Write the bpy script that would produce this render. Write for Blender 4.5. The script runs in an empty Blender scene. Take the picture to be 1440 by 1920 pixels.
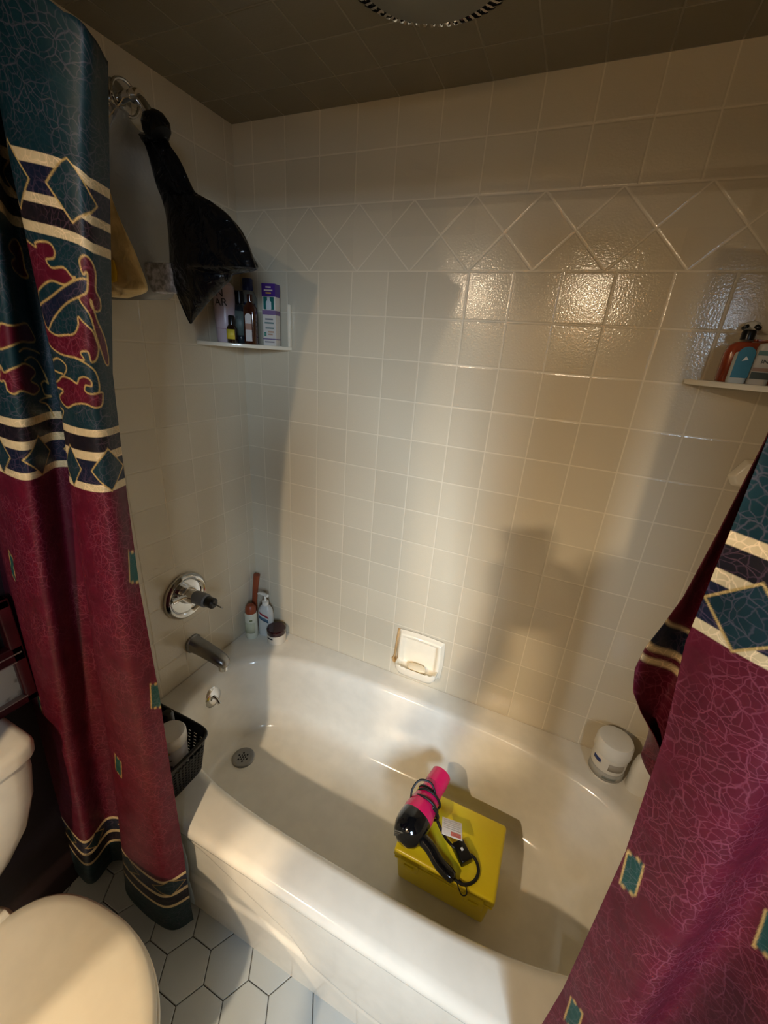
import bpy, bmesh, math, random
import numpy as np
from mathutils import Vector, Matrix
random.seed(4); PI = math.pi
C = bpy.context.scene.collection
sc = bpy.context.scene

# ------------------------------------------------------------------ camera
F_PX = 764.5
ROT = ((0.9099184776, 0.4088884417, 0.0697037037),
       (0.2107635708, -0.3110408558, -0.9267320558),
       (-0.3572493265, 0.8579416229, -0.3692006100))
CAM = (1.02022988, -1.13838166, 1.49976582)
cd = bpy.data.cameras.new('camera'); cam = bpy.data.objects.new('camera', cd); C.objects.link(cam)
cd.sensor_fit = 'HORIZONTAL'; cd.sensor_width = 36; cd.lens = 36 * F_PX / 1440; cd.clip_start = 0.01
r0, r1, r2 = [Vector(r) for r in ROT]
cam.matrix_world = Matrix(((r0.x, -r1.x, -r2.x, CAM[0]), (r0.y, -r1.y, -r2.y, CAM[1]), (r0.z, -r1.z, -r2.z, CAM[2]), (0, 0, 0, 1)))
sc.camera = cam

# ------------------------------------------------------------------ world, lamps, exposure
w = bpy.data.worlds.new('world'); sc.world = w; w.use_nodes = True
w.node_tree.nodes['Background'].inputs[0].default_value = (0.55, 0.62, 0.75, 1)
w.node_tree.nodes['Background'].inputs[1].default_value = 0.02
sc.view_settings.view_transform = 'Standard'; sc.view_settings.look = 'None'
sc.view_settings.gamma = 1; sc.view_settings.use_curve_mapping = False
sc.view_settings.exposure = -0.10
def lamp(name, kind, loc, energy, color, **k):
    l = bpy.data.lights.new(name, kind); l.energy = energy; l.color = color
    for a, b in k.items(): setattr(l, a, b)
    o = bpy.data.objects.new(name, l); C.objects.link(o); o.location = loc; return o
WARM = (1.0, 0.79, 0.54)
BULBS = [(0.17, -2.3, 1.99, 118.0), (1.01, -2.3, 1.99, 138.0)]
for bx, by, bz, e in BULBS:
    lamp('vanity_bulb_light', 'POINT', (bx, by, bz), e, WARM, shadow_soft_size=0.030)
WIN = (1.80, -2.42, 1.60)
day = lamp('window_daylight', 'AREA', WIN, 13.0, (0.62, 0.80, 1.0), shape='RECTANGLE', size=0.5, size_y=0.7, spread=0.98)
day.rotation_euler = Vector((0.35 - 1.8, 2.42 - 0.2, 0.50 - 1.60)).to_track_quat('-Z', 'Y').to_euler()

# ------------------------------------------------------------------ helpers
def tag(o, label=None, cat=None, group=None, kind=None):
    if label: o['label'] = label
    if cat: o['category'] = cat
    if group: o['group'] = group
    if kind: o['kind'] = kind
    return o
def thing(name, label, cat, loc, group=None):
    o = bpy.data.objects.new(name, None); C.objects.link(o); o.location = loc; o.empty_display_size = .05
    return tag(o, label, cat, group)
def origin_of(p):
    v = Vector((0, 0, 0))
    while p: v += Vector(p.location); p = p.parent
    return v
def obj(name, verts, faces, m, parent=None, smooth=True, bevel=None, sub=0, auto=40, solid=None):
    """verts in world coordinates; ONE mesh object"""
    me = bpy.data.meshes.new(name); off = origin_of(parent)
    me.from_pydata([tuple(Vector(v) - off) for v in verts], [], faces); me.update()
    bm = bmesh.new(); bm.from_mesh(me); bmesh.ops.recalc_face_normals(bm, faces=bm.faces[:])
    if bevel:
        es = [e for e in bm.edges if len(e.link_faces) == 2 and e.calc_face_angle(0) > math.radians(35)]
        bmesh.ops.bevel(bm, geom=es, offset=bevel, segments=3, profile=.5, affect='EDGES', clamp_overlap=True)
    bm.to_mesh(me); bm.free()
    if smooth:
        me.shade_smooth() if hasattr(me, 'shade_smooth') else None
        me.set_sharp_from_angle(angle=math.radians(auto))
    ms = m if isinstance(m, (list, tuple)) else [m]
    for x in ms: me.materials.append(x)
    o = bpy.data.objects.new(name, me); C.objects.link(o); o.parent = parent
    if solid:
        s = o.modifiers.new('thickness', 'SOLIDIFY'); s.thickness = solid; s.offset = 0
    if sub:
        s = o.modifiers.new('sub', 'SUBSURF'); s.levels = sub; s.render_levels = sub
    return o
class MB:
    def __init__(s): s.v = []; s.f = []
    def add(s, v, f):
        n = len(s.v); s.v += [tuple(x) for x in v]; s.f += [tuple(i + n for i in q) for q in f]; return s
    def box(s, a, b, M=None):
        (x0, y0, z0), (x1, y1, z1) = a, b
        v = [Vector(p) for p in [(x0,y0,z0),(x1,y0,z0),(x1,y1,z0),(x0,y1,z0),(x0,y0,z1),(x1,y0,z1),(x1,y1,z1),(x0,y1,z1)]]
        if M: v = [M @ p for p in v]
        return s.add(v, [(0,3,2,1),(4,5,6,7),(0,1,5,4),(1,2,6,5),(2,3,7,6),(3,0,4,7)])
    def lathe(s, prof, o=(0,0,0), axis=(0,0,1), n=40, sx=1, sy=1, up=None, cap=True):
        ax = Vector(axis).normalized()
        t = Vector(up) if up else (Vector((1,0,0)) if abs(ax.x) < .9 else Vector((0,1,0)))
        e1 = (t - ax * t.dot(ax)).normalized(); e2 = ax.cross(e1); o = Vector(o)
        V = []; Fc = []
        for r, h in prof:
            for k in range(n):
                a = 2*PI*k/n; V.append(o + ax*h + e1*(r*sx*math.cos(a)) + e2*(r*sy*math.sin(a)))
        for i in range(len(prof)-1):
            for k in range(n):
                Fc.append((i*n+k, i*n+(k+1)%n, (i+1)*n+(k+1)%n, (i+1)*n+k))
        if prof[0][0] > 1e-6 and cap: Fc.append(tuple(range(n))[::-1])
        if prof[-1][0] > 1e-6 and cap: Fc.append(tuple((len(prof)-1)*n+k for k in range(n)))
        return s.add(V, Fc)
    def tube(s, pts, r, n=10, closed=False):
        pts = [Vector(p) for p in pts]; N = len(pts); rr = r if isinstance(r, (list, tuple)) else [r]*N
        V = []; prev = None
        for i, p in enumerate(pts):
            if closed: d = pts[(i+1) % N] - pts[i-1]
            else: d = pts[min(i+1, N-1)] - pts[max(i-1, 0)]
            d.normalize()
            if prev is None: e1 = d.orthogonal().normalized()
            else: e1 = (prev - d*prev.dot(d)).normalized()
            prev = e1; e2 = d.cross(e1)
            for k in range(n):
                a = 2*PI*k/n; V.append(p + e1*(rr[i]*math.cos(a)) + e2*(rr[i]*math.sin(a)))
        Fc = []
        for i in range(N if closed else N-1):
            j = (i+1) % N
            for k in range(n): Fc.append((i*n+k, i*n+(k+1)%n, j*n+(k+1)%n, j*n+k))
        if not closed: Fc += [tuple(range(n))[::-1], tuple((N-1)*n+k for k in range(n))]
        return s.add(V, Fc)
    def build(s, name, m, parent=None, **k): return obj(name, s.v, s.f, m, parent, **k)
def spline(pts, n=12):
    P = [Vector(p) for p in pts]; out = []
    for i in range(len(P)-1):
        a, b, c, d = P[max(i-1,0)], P[i], P[i+1], P[min(i+2, len(P)-1)]
        for k in range(n):
            t = k/n; out.append(0.5*((2*b)+(c-a)*t+(2*a-5*b+4*c-d)*t*t+(3*b-3*c+d-a)*t**3))
    return out + [P[-1]]
Rm = Matrix((r0, r1, r2))
def at(u, v, ax, val):
    d = Rm.transposed() @ Vector(((u-720)/F_PX, (v-960)/F_PX, 1)); o = Vector(CAM)
    return o + d*((val-o[ax])/d[ax])
# ------------------------------------------------------------------ materials
def srgb(c):
    return tuple(((x/255)/12.92 if x/255 <= .04045 else ((x/255+.055)/1.055)**2.4) for x in c)
class NT:
    def __init__(s, name):
        s.m = bpy.data.materials.new(name); s.m.use_nodes = True; s.t = s.m.node_tree
        s.b = s.t.nodes['Principled BSDF']
    def n(s, typ, **k):
        x = s.t.nodes.new(typ)
        for a, b in k.items(): setattr(x, a, b)
        return x
    def l(s, a, b): s.t.links.new(a, b)
    def math(s, op, a, b=None, c=None, clamp=False):
        x = s.n('ShaderNodeMath', operation=op, use_clamp=clamp)
        for i, v in enumerate((a, b, c)):
            if v is None: continue
            if isinstance(v, (int, float)): x.inputs[i].default_value = v
            else: s.l(v, x.inputs[i])
        return x.outputs[0]
    def ramp(s, v, a, b):   # smooth 0..1 between a and b
        x = s.n('ShaderNodeMapRange', interpolation_type='SMOOTHSTEP'); s.l(v, x.inputs[0])
        x.inputs[1].default_value = a; x.inputs[2].default_value = b; return x.outputs[0]
    def mix(s, f, a, b):
        x = s.n('ShaderNodeMix', data_type='RGBA')
        for i, v in ((0, f), (6, a), (7, b)):
            if isinstance(v, (int, float)): x.inputs[i].default_value = v
            elif isinstance(v, tuple): x.inputs[i].default_value = (*v[:3], 1)
            else: s.l(v, x.inputs[i])
        return x.outputs[2]
    def bump(s, h, strength, dist, nrm=None):
        x = s.n('ShaderNodeBump'); x.inputs['Strength'].default_value = strength; x.inputs['Distance'].default_value = dist
        s.l(h, x.inputs['Height'])
        if nrm: s.l(nrm, x.inputs['Normal'])
        return x.outputs[0]
def mat(name, col, rough=.5, metal=0, noise=0, nscale=20, bump=0, bscale=80, bd=.002, trans=0, coat=0, sss=0, alpha=1, ior=1.45, sheen=0):
    N = NT(name); b = N.b; c = srgb(col)
    b.inputs['Base Color'].default_value = (*c, 1); b.inputs['Roughness'].default_value = rough
    b.inputs['Metallic'].default_value = metal; b.inputs['Transmission Weight'].default_value = trans
    b.inputs['Coat Weight'].default_value = coat; b.inputs['Alpha'].default_value = alpha; b.inputs['IOR'].default_value = ior
    b.inputs['Sheen Weight'].default_value = sheen
    tc = N.n('ShaderNodeTexCoord')
    nz = N.n('ShaderNodeTexNoise'); nz.inputs['Scale'].default_value = nscale; nz.inputs['Detail'].default_value = 3; N.l(tc.outputs['Object'], nz.inputs['Vector'])
    k = max(noise, .03)
    N.l(N.mix(N.ramp(nz.outputs[0], .3, .7), tuple(x*(1-k) for x in c), tuple(min(1, x*(1+k)) for x in c)), b.inputs['Base Color'])
    if bump:
        n2 = N.n('ShaderNodeTexNoise'); n2.inputs['Scale'].default_value = bscale; N.l(tc.outputs['Object'], n2.inputs['Vector'])
        n2.inputs['Detail'].default_value = 3; n2.inputs['Distortion'].default_value = .8 if bd > .003 else 0; N.l(N.bump(n2.outputs[0], bump, bd), b.inputs['Normal'])
    return N.m
S = 0.1095            # tile pitch
Z0 = 0.38 + 12*S      # bottom of the diamond border
DH = S*math.sqrt(2)
def tile_mat(name, axis, u0, col, grout, diamonds=True, plane=None):
    N = NT(name); b = N.b
    g = N.n('ShaderNodeNewGeometry'); sp = N.n('ShaderNodeSeparateXYZ'); N.l(g.outputs['Position'], sp.inputs[0])
    U = sp.outputs[axis]; Z = sp.outputs[2] if plane is None else sp.outputs[plane]
    def edge(v, pitch, off):      # distance (m) to nearest multiple of pitch
        a = N.math('DIVIDE', N.math('SUBTRACT', v, off), pitch)
        fr = N.math('FRACT', N.math('ADD', a, 100.5))
        return N.math('MULTIPLY', N.math('ABSOLUTE', N.math('SUBTRACT', fr, .5)), pitch), N.math('FLOOR', N.math('ADD', a, 100))
    eu, iu = edge(U, S, u0)
    if plane is None:
        zz = N.math('SUBTRACT', Z, N.math('MULTIPLY', N.math('GREATER_THAN', Z, Z0 + DH*.5), DH))
    else: zz = Z
    ez, iz = edge(zz, S, Z0 if plane is None else 0.0)
    d = N.math('MINIMUM', eu, ez)
    if diamonds:
        inb = N.math('MULTIPLY', N.math('GREATER_THAN', Z, Z0), N.math('LESS_THAN', Z, Z0+DH))
        zr = N.math('SUBTRACT', Z, Z0); ur = N.math('SUBTRACT', U, 0.411)
        e1, _ = edge(N.math('ADD', ur, zr), DH, 0); e2, _ = edge(N.math('SUBTRACT', ur, zr), DH, 0)
        dd = N.math('MULTIPLY', N.math('MINIMUM', e1, e2), .7071)
        eb = N.math('MINIMUM', N.math('ABSOLUTE', zr), N.math('ABSOLUTE', N.math('SUBTRACT', zr, DH)))
        dd = N.math('MINIMUM', dd, eb)
        d = N.math('ADD', N.math('MULTIPLY', dd, inb), N.math('MULTIPLY', d, N.math('SUBTRACT', 1, inb)))
    tm = N.ramp(d, .0011, .0019)
    cell = N.n('ShaderNodeCombineXYZ'); N.l(iu, cell.inputs[0]); N.l(iz, cell.inputs[1])
    wn = N.n('ShaderNodeTexWhiteNoise'); N.l(cell.outputs[0], wn.inputs['Vector'])
    c = srgb(col); c1 = N.mix(wn.outputs['Value'], tuple(x*.95 for x in c), tuple(x*1.03 for x in c))
    N.l(N.mix(tm, srgb(grout), c1), b.inputs['Base Color'])
    rr = N.n('ShaderNodeMapRange'); N.l(tm, rr.inputs[0]); rr.inputs[3].default_value = .55; rr.inputs[4].default_value = .11
    N.l(rr.outputs[0], b.inputs['Roughness'])
    n1 = N.n('ShaderNodeTexNoise'); n1.inputs['Scale'].default_value = 210; n1.inputs['Detail'].default_value = 2
    n2 = N.n('ShaderNodeTexNoise'); n2.inputs['Scale'].default_value = 9
    N.l(g.outputs['Position'], n1.inputs['Vector']); N.l(g.outputs['Position'], n2.inputs['Vector'])
    h = N.math('ADD', N.math('MULTIPLY', N.ramp(d, .0006, .0045), .7), N.math('MULTIPLY', n1.outputs[0], .6))
    h = N.math('ADD', h, N.math('MULTIPLY', n2.outputs[0], .5))
    N.l(N.bump(h, .5, .0011), b.inputs['Normal'])
    b.inputs['Specular IOR Level'].default_value = .5
    return N.m
TILEC = (204, 193, 170); GROUT = (216, 205, 182)
M_back = tile_mat('back_wall_tile', 0, 0.6304*S, TILEC, GROUT)
M_side = tile_mat('side_wall_tile', 1, -0.3*S, TILEC, (211, 200, 178), diamonds=True)
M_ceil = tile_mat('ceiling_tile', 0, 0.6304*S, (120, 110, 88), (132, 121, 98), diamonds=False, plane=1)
M_plaster = mat('painted_plaster', (118, 108, 94), .7, bump=.2, bscale=60)
M_burg = mat('burgundy_paint', (34, 15, 17), .6, bump=.2)
M_porc = mat('bath_enamel', (228, 222, 208), .13, coat=.3, noise=.01)
M_porc2 = mat('toilet_porcelain', (226, 218, 200), .12, coat=.3)
M_lid = mat('toilet_plastic', (208, 200, 180), .28)
M_chrome = mat('chrome', (215, 215, 215), .09, 1, bump=.05, bscale=30)
M_dull = mat('brushed_metal', (150, 148, 145), .32, 1, bump=.1)
M_black = mat('black_plastic', (10, 10, 11), .28)
M_blackm = mat('black_matte', (12, 11, 12), .5)
M_white = mat('white_plastic', (225, 222, 212), .3)
M_ceramic = mat('dish_ceramic', (236, 226, 204), .16, coat=.4)

# ------------------------------------------------------------------ the setting
XR = 1.52; YF = -2.5; ZC = 2.052; XW = 2.15
def struct(name, v, f, m, **k): return tag(obj(name, v, f, m, smooth=False, **k), kind='structure')
def slab(name, a, b, m): q = MB().box(a, b); return struct(name, q.v, q.f, m)
slab('wall_back', (-.1, 0, -.05), (XR+.1, .1, ZC+.1), M_back)
slab('wall_left', (-.1, -.756, -.05), (0, 0, ZC+.1), M_side)
slab('wall_left', (-.1, YF-.1, -.05), (0, -.756, ZC+.1), M_burg)
slab('wall_right', (XR, -.76, -.05), (XR+.1, 0, ZC+.1), M_side)
slab('wall_right', (XR, -.86, -.05), (XW+.1, -.76, ZC+.1), M_plaster)
slab('wall_right', (XW, YF-.1, -.05), (XW+.1, -.86, ZC+.1), M_plaster)
slab('wall_front', (-.1, YF-.1, -.05), (XW+.1, YF, ZC+.1), M_plaster)
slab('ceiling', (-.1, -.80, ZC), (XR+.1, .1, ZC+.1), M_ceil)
slab('ceiling', (-.1, YF-.1, ZC), (XW+.1, -.80, ZC+.1), M_plaster)
q = MB()
for x0, z0, x1, z1 in ((1.50,1.20,1.54,2.00),(2.06,1.20,2.10,2.00),(1.50,1.96,2.10,2.00),(1.50,1.20,2.10,1.24)): q.box((x0, YF, z0), (x1, YF+.03, z1))
tag(q.build('window_1', mat('window_paint', (220, 216, 205), .5), smooth=False), kind='structure')

# hexagon floor: real bevelled tiles over a grout bed
M_hex = mat('hex_tile_glaze', (188, 196, 198), .3, noise=.05, nscale=6, bump=.1)
M_grout = mat('floor_grout', (96, 94, 88), .9)
v = []; f = []; mi = []
def addf(vs, fs, k):
    n = len(v); v.extend(vs); f.extend([tuple(i+n for i in q) for q in fs]); mi.extend([k]*len(fs))
a0 = .1092/math.sqrt(3)
addf([(0,YF,-.004),(XW,YF,-.004),(XW,0,-.004),(0,0,-.004)], [(0,1,2,3)], 1)
for i in range(-5, 20):
    for j in range(-14, 9):
        cx = .432 + i*a0*1.5; cy = -.8165 + j*.1092 + (.0546 if i % 2 else 0)
        if not (-.05 < cx < XW+.02 and YF < cy < -.6): continue
        r1_, r2_ = a0-.0013, a0-.0030
        ring = lambda r, z: [(cx + r*math.cos(k*PI/3), cy + r*math.sin(k*PI/3), z) for k in range(6)]
        addf(ring(r1_, -.004)+ring(r1_, -.0012)+ring(r2_, 0), [(k, (k+1)%6, 6+(k+1)%6, 6+k) for k in range(6)] + [(6+k, 6+(k+1)%6, 12+(k+1)%6, 12+k) for k in range(6)] + [(12,13,14,15,16,17)], 0)
fl = obj('floor', v, f, [M_hex, M_grout], smooth=False); tag(fl, kind='structure')
fl.data.polygons.foreach_set('material_index', mi)

# ------------------------------------------------------------------ bathtub
tub = thing('bathtub', 'white enamel bathtub filling the tiled alcove, with apron front', 'bathtub', (.76, -.36, 0))
CX, CY = .76, -.357
NT_ = 144
def basin_loop(L, R, Fr, B, z, n):
    out = []
    for k in range(NT_):
        th = 2*PI*k/NT_
        a, b = (R-CX if math.cos(th) > 0 else CX-L), (B-CY if math.sin(th) > 0 else CY-Fr)
        th2 = math.atan2(.36*math.sin(th), .76*math.cos(th)); c, s = math.cos(th2), math.sin(th2)
        r = ((abs(c)/a)**n + (abs(s)/b)**n)**(-1/n)
        out.append((CX+r*c, CY+r*s, z))
    return out
def rect_loop(x0, x1, y0, y1, z):
    out = []
    for k in range(NT_):
        th = 2*PI*k/NT_
        th2 = math.atan2(.36*math.sin(th), .76*math.cos(th)); c, s = math.cos(th2), math.sin(th2)
        a, b = (x1-CX if c > 0 else CX-x0), (y1-CY if s > 0 else CY-y0)
        r = min(a/max(abs(c), 1e-9), b/max(abs(s), 1e-9))
        out.append((CX+r*c, CY+r*s, z))
    return out
Y1 = -.002; RX = XR-.002
loops = [rect_loop(.002, RX, -.713, Y1, .335), rect_loop(.002, RX, -.722, Y1, .345), rect_loop(.002, RX, -.7245, Y1, .356),
         rect_loop(.002, RX, -.722, Y1, .368), rect_loop(.002, RX, -.714, Y1, .377), rect_loop(.002, RX, -.700, Y1, .380)]
for L, R, Fr, B, z, n in ((.050,1.470,-.642,-.068,.380,3.0), (.062,1.458,-.634,-.076,.3785,3.0), (.074,1.446,-.624,-.086,.373,3.0), (.082,1.438,-.616,-.092,.362,3.0),
        (.090,1.425,-.610,-.096,.34,3.0), (.098,1.41,-.600,-.100,.28,3.1), (.105,1.385,-.592,-.104,.20,3.3), (.112,1.355,-.585,-.108,.13,3.5),
        (.122,1.325,-.577,-.114,.095,3.6), (.128,1.30,-.563,-.128,.072,3.6), (.138,1.27,-.548,-.146,.060,3.6), (.152,1.22,-.52,-.18,.0555,3.4), (.32,1.05,-.45,-.26,.0545,3), (.6,.9,-.39,-.33,.054,2)):
    loops.append(basin_loop(L, R, Fr, B, z, n))
V = [p for l in loops for p in l]; Fc = []
for i in range(len(loops)-1):
    for k in range(NT_): Fc.append((i*NT_+k, i*NT_+(k+1)%NT_, (i+1)*NT_+(k+1)%NT_, (i+1)*NT_+k))
Fc.append(tuple((len(loops)-1)*NT_+k for k in range(NT_)))
obj('basin', V, Fc, M_porc, tub, auto=60)
# apron with its pressed relief
def sst(x, a, b): t = min(1, max(0, (x-a)/(b-a))); return t*t*(3-2*t)
nx, nz = 220, 70; V = []; Fc = []
for j in range(nz+1):
    z = .352*j/nz
    for i in range(nx+1):
        x = .003 + (RX-.005)*i/nx
        zl = float(np.interp(x, [.2, .42, .51, .60, .68, .735, .84, 1.0, 1.2], [.33, .29, .254, .219, .185, .123, .091, .07, .07]))
        zb = float(np.interp(x, [.2, .41, .59, .71, .84, 1.0], [.12, .135, .150, .135, .091, .07]))
        up = sst(z, zl-.012, zl+.012); lo = 1 - sst(z, zb-.012, zb+.008)
        V.append((x, -.7035 - .008*up - .007*lo*(1-up), z))
Fc = [(j*(nx+1)+i, j*(nx+1)+i+1, (j+1)*(nx+1)+i+1, (j+1)*(nx+1)+i) for j in range(nz) for i in range(nx)]
n0 = len(V)
V += [(.003, -.60, 0), (RX-.002, -.60, 0)]
obj('apron', V[:n0], Fc, M_porc, tub, auto=80)
dr = MB().lathe([(.0405,0),(.0405,.003),(.037,.0045),(.028,.0035),(0,.003)], (.195,-.335,.0550), n=40).build('drain', M_dull, tub)
q = MB()
for k in range(6): q.lathe([(.0035,0),(.0035,.0012),(0,.0012)], (.193+.017*math.cos(k*PI/3), -.335+.017*math.sin(k*PI/3), .0575), n=12)
for k in range(6): q.lathe([(.0028,0),(.0028,.0012),(0,.0012)], (.193+.009*math.cos(k*PI/3+.5), -.335+.009*math.sin(k*PI/3+.5), .0575), n=12)
q.lathe([(.003,0),(.003,.0012),(0,.0012)], (.193,-.335,.0575), n=12)
o = q.build('strainer_hole', M_blackm, dr); o['label'] = 'dark holes of the drain strainer'
ov = MB().lathe([(.036,0),(.036,.004),(.031,.008),(.012,.010),(0,.010)], (.088,-.352,.318), axis=(1,0,.18), n=40).build('overflow_plate', M_chrome, tub)
MB().tube([(.096,-.352,.322),(.112,-.352,.318),(.124,-.354,.306)], [.006,.005,.007]).build('trip_lever', M_chrome, ov)
MB().lathe([(.004,0),(.004,.003),(0,.003)], (.097,-.352,.300), axis=(1,0,.18), n=14).build('screw', M_dull, ov)

# ------------------------------------------------------------------ taps on the left wall
va = thing('shower_valve', 'round chrome shower valve with bare black stem on left tiled wall', 'valve', (0, -.341, .705))
MB().lathe([(.078,0),(.080,.006),(.078,.014),(.070,.020),(.062,.018),(.056,.010),(.035,.006),(0,.006)], (0,-.341,.705), (1,0,0), 64).build('escutcheon', M_chrome, va)
MB().lathe([(.030,.004),(.031,.020),(.024,.040),(.022,.055),(0,.055)], (0,-.341,.712), (1,0,0), 40).build('valve_body', M_chrome, va)
o = MB().lathe([(.019,.05),(.022,.056),(.022,.098),(.018,.102),(0,.102)], (0,-.341,.716), (1,0,0), 32).build('collar', mat('grey_collar', (120,120,118), .4), va); o['label'] = 'dull grey collar'
o = MB().lathe([(.015,.10),(.0175,.104),(.0175,.128),(.012,.133),(0,.133)], (0,-.341,.716), (1,0,0), 20).build('stem_cap', M_black, va); o['label'] = 'black plastic stem cap'
MB().tube([(.13,-.341,.716),(.160,-.341,.712),(.160,-.335,.706)], .0022, 8).build('screw', M_dull, va)
MB().tube([(.024,-.405,.722),(.030,-.372,.722),(.040,-.350,.718)], [.010,.007,.007], 14).build('stop_tube', M_chrome, va)

sp = thing('tub_spout', 'dull chrome bath spout on left wall below the round valve', 'spout', (0, -.333, .505))
V = []; n = 28; secs = [(0,.505,.030,.030),(.008,.505,.031,.031),(.012,.505,.027,.027),(.06,.500,.026,.024),(.105,.492,.025,.021),(.135,.484,.023,.019),(.150,.478,.018,.016),(.155,.475,.008,.008)]
for x, z, ry, rz in secs:
    for k in range(n):
        a = 2*PI*k/n; c, s = math.cos(a), math.sin(a)
        V.append((x, -.333 + ry*math.copysign(abs(c)**.8, c), z + rz*math.copysign(abs(s)**.8, s)))
Fc = [(i*n+k, i*n+(k+1)%n, (i+1)*n+(k+1)%n, (i+1)*n+k) for i in range(len(secs)-1) for k in range(n)] + [tuple(range(n)), tuple((len(secs)-1)*n+k for k in range(n))]
obj('spout_body', V, Fc, M_dull, sp)
MB().lathe([(.015,0),(.0155,.018),(.012,.020),(0,.020)], (.135,-.333,.448), (0,0,1), 24).build('outlet', M_chrome, sp)

sh = thing('shower_pipe', 'chrome shower pipe with ring flange high on left wall', 'shower pipe', (0, -.35, 1.955))
MB().lathe([(.033,0),(.034,.004),(.028,.009),(.016,.012),(.012,.016),(0,.016)], (0,-.35,1.955), (1,0,0), 40).build('flange', M_chrome, sh)
MB().tube([Vector((.030+0*math.cos(t),-.35+.030*math.cos(t),1.955+.030*math.sin(t))) for t in np.linspace(0,2*PI,40,endpoint=False)], .0032, 8, closed=True).build('ring', M_chrome, sh)
MB().tube(spline([(.01,-.35,1.955),(.045,-.35,1.957),(.075,-.35,1.945),(.100,-.348,1.915)], 8), .0095, 14).build('pipe', M_chrome, sh)
MB().lathe([(.013,0),(.014,.012),(.012,.02)], (.055,-.35,1.955), (1,0,-.15), 20).build('nut', M_chrome, sh)
MB().lathe([(.010,0),(.012,.01),(.018,.03),(.020,.036),(0,.036)], (.098,-.347,1.918), (.5,0.06,-.8), 24).build('shower_head', M_blackm, sh)

# ------------------------------------------------------------------ bags hanging from the arm
def bag(name, rows, yc, th, m, label, cat, wr=.006, seed=0, power=1.0, sag=None):
    """rows of left/right outline points; a closed, crumpled sack with real depth"""
    rng = random.Random(seed); ph = [rng.uniform(0, 6.28) for _ in range(12)]
    pts = []
    for r in rows:
        y = yc(r) if callable(yc) else yc
        yl, yr = y if isinstance(y, tuple) else (y, y); pts.append((at(r[0], r[2], 1, yl), at(r[1], r[2], 1, yr)))
    # subdivide the rows
    Ls = spline([p[0] for p in pts], 5); Rs = spline([p[1] for p in pts], 5)
    n = 48; V = []
    for i, (l, r) in enumerate(zip(Ls, Rs)):
        c = (l+r)/2; hw = (r-l)/2; wdt = hw.length; d = min(wdt*th, .06)
        t = i/len(Ls)
        for k in range(n):
            a = 2*PI*k/n
            wv = sum(math.sin(ph[q] + a*(q+2) + t*(5+3*q))/(q+1.5) for q in range(7))
            off = 1 + 0*wv
            p = c + hw*math.cos(a)*off + Vector((0, -1, 0))*(d*math.sin(a) + wr*wv*min(1, wdt/.03)*abs(math.sin(a)))
            V.append(p)
    Fc = [(i*n+k, i*n+(k+1)%n, (i+1)*n+(k+1)%n, (i+1)*n+k) for i in range(len(Ls)-1) for k in range(n)]
    Fc += [tuple(range(n)), tuple((len(Ls)-1)*n+k for k in range(n))]
    return V, Fc
M_bag = mat('black_bin_liner', (9, 9, 12), .25, bump=.9, bscale=26, bd=.012)
NB = NT('milky_plastic'); b = NB.b
b.inputs['Base Color'].default_value = (*srgb((176,176,176)), 1); b.inputs['Roughness'].default_value = .35; b.inputs['Alpha'].default_value = .55
tcn = NB.n('ShaderNodeTexCoord'); nn = NB.n('ShaderNodeTexNoise'); nn.inputs['Scale'].default_value = 35; nn.inputs['Distortion'].default_value = 1.5
NB.l(tcn.outputs['Object'], nn.inputs['Vector']); NB.l(NB.bump(nn.outputs[0], .7, .004), b.inputs['Normal'])
M_clear = NB.m
M_beige = mat('beige_bag', (226, 196, 138), .4, noise=.15, nscale=25, bump=.8, bscale=30, bd=.008)
B = thing('plastic_bag', 'black plastic bin liner hanging from the shower pipe', 'bag', (.106, -.33, 1.90))
rows = [(266,312,262),(274,319,273),(282,334,295),(288,345,317),(295,356,343),(301,366,360),(306,388,373),(313,421,398),(317,447,425),(319,462,452),(321,472,479),(322,480,503),(323,438,513),(324,430,524),(330,407,547),(340,384,572),(349,368,593),(356,359,607)]
V, Fc = bag('sack', rows, -.330, .30, M_bag, '', '', wr=.008, seed=3)
obj('sack', V, Fc, M_bag, B)
kn = MB()
kc = at(293, 238, 1, -.335)
kn.lathe([(0,-.029),(.014,-.027),(.025,-.015),(.029,0),(.026,.014),(.015,.025),(0,.028)], kc, (0.1,.1,1), 24)
o = kn.build('knot', M_bag, B)
MB().add(*bag('x', [(264,292,252),(266,310,260),(272,316,270)], -.33, .5, None, '', '', seed=8, wr=.003)).build('neck', M_bag, B)
# a folded flap catching the light
rows2 = [(378,392,375),(372,425,400),(371,447,430),(376,462,455),(384,472,480),(398,480,503)]
V, Fc = bag('fold', rows2, -.345, .36, M_bag, '', '', wr=.005, seed=12)
obj('fold', V, Fc, M_bag, B)
B2 = thing('plastic_bag', 'cloudy clear plastic bag hanging behind the black bag', 'bag', (.06, -.38, 1.90))
rows = [(224,236,205),(206,262,240),(196,282,275),(192,296,320),(190,306,370),(188,314,420),(188,319,470),(190,323,520),(194,326,552),(210,318,562)]
V, Fc = bag('sack', rows, (-.450, -.285), .09, M_clear, '', '', wr=.006, seed=5)
obj('sack', V, Fc, M_clear, B2)
M_print = mat('bag_print', (196, 194, 200), .5, noise=.5, nscale=90)
c0 = [at(u, vv, 1, -.352) for u, vv in ((266,492),(318,492),(322,548),(284,548))]
pk = MB(); pk.add([*c0, *[p+Vector((0,.03,0)) for p in c0]], [(0,1,2,3),(4,7,6,5),(0,4,5,1),(1,5,6,2),(2,6,7,3),(3,7,4,0)])
o = pk.build('packet', M_print, B2, bevel=.003); o['label'] = 'pale printed packet inside the cloudy bag'
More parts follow.
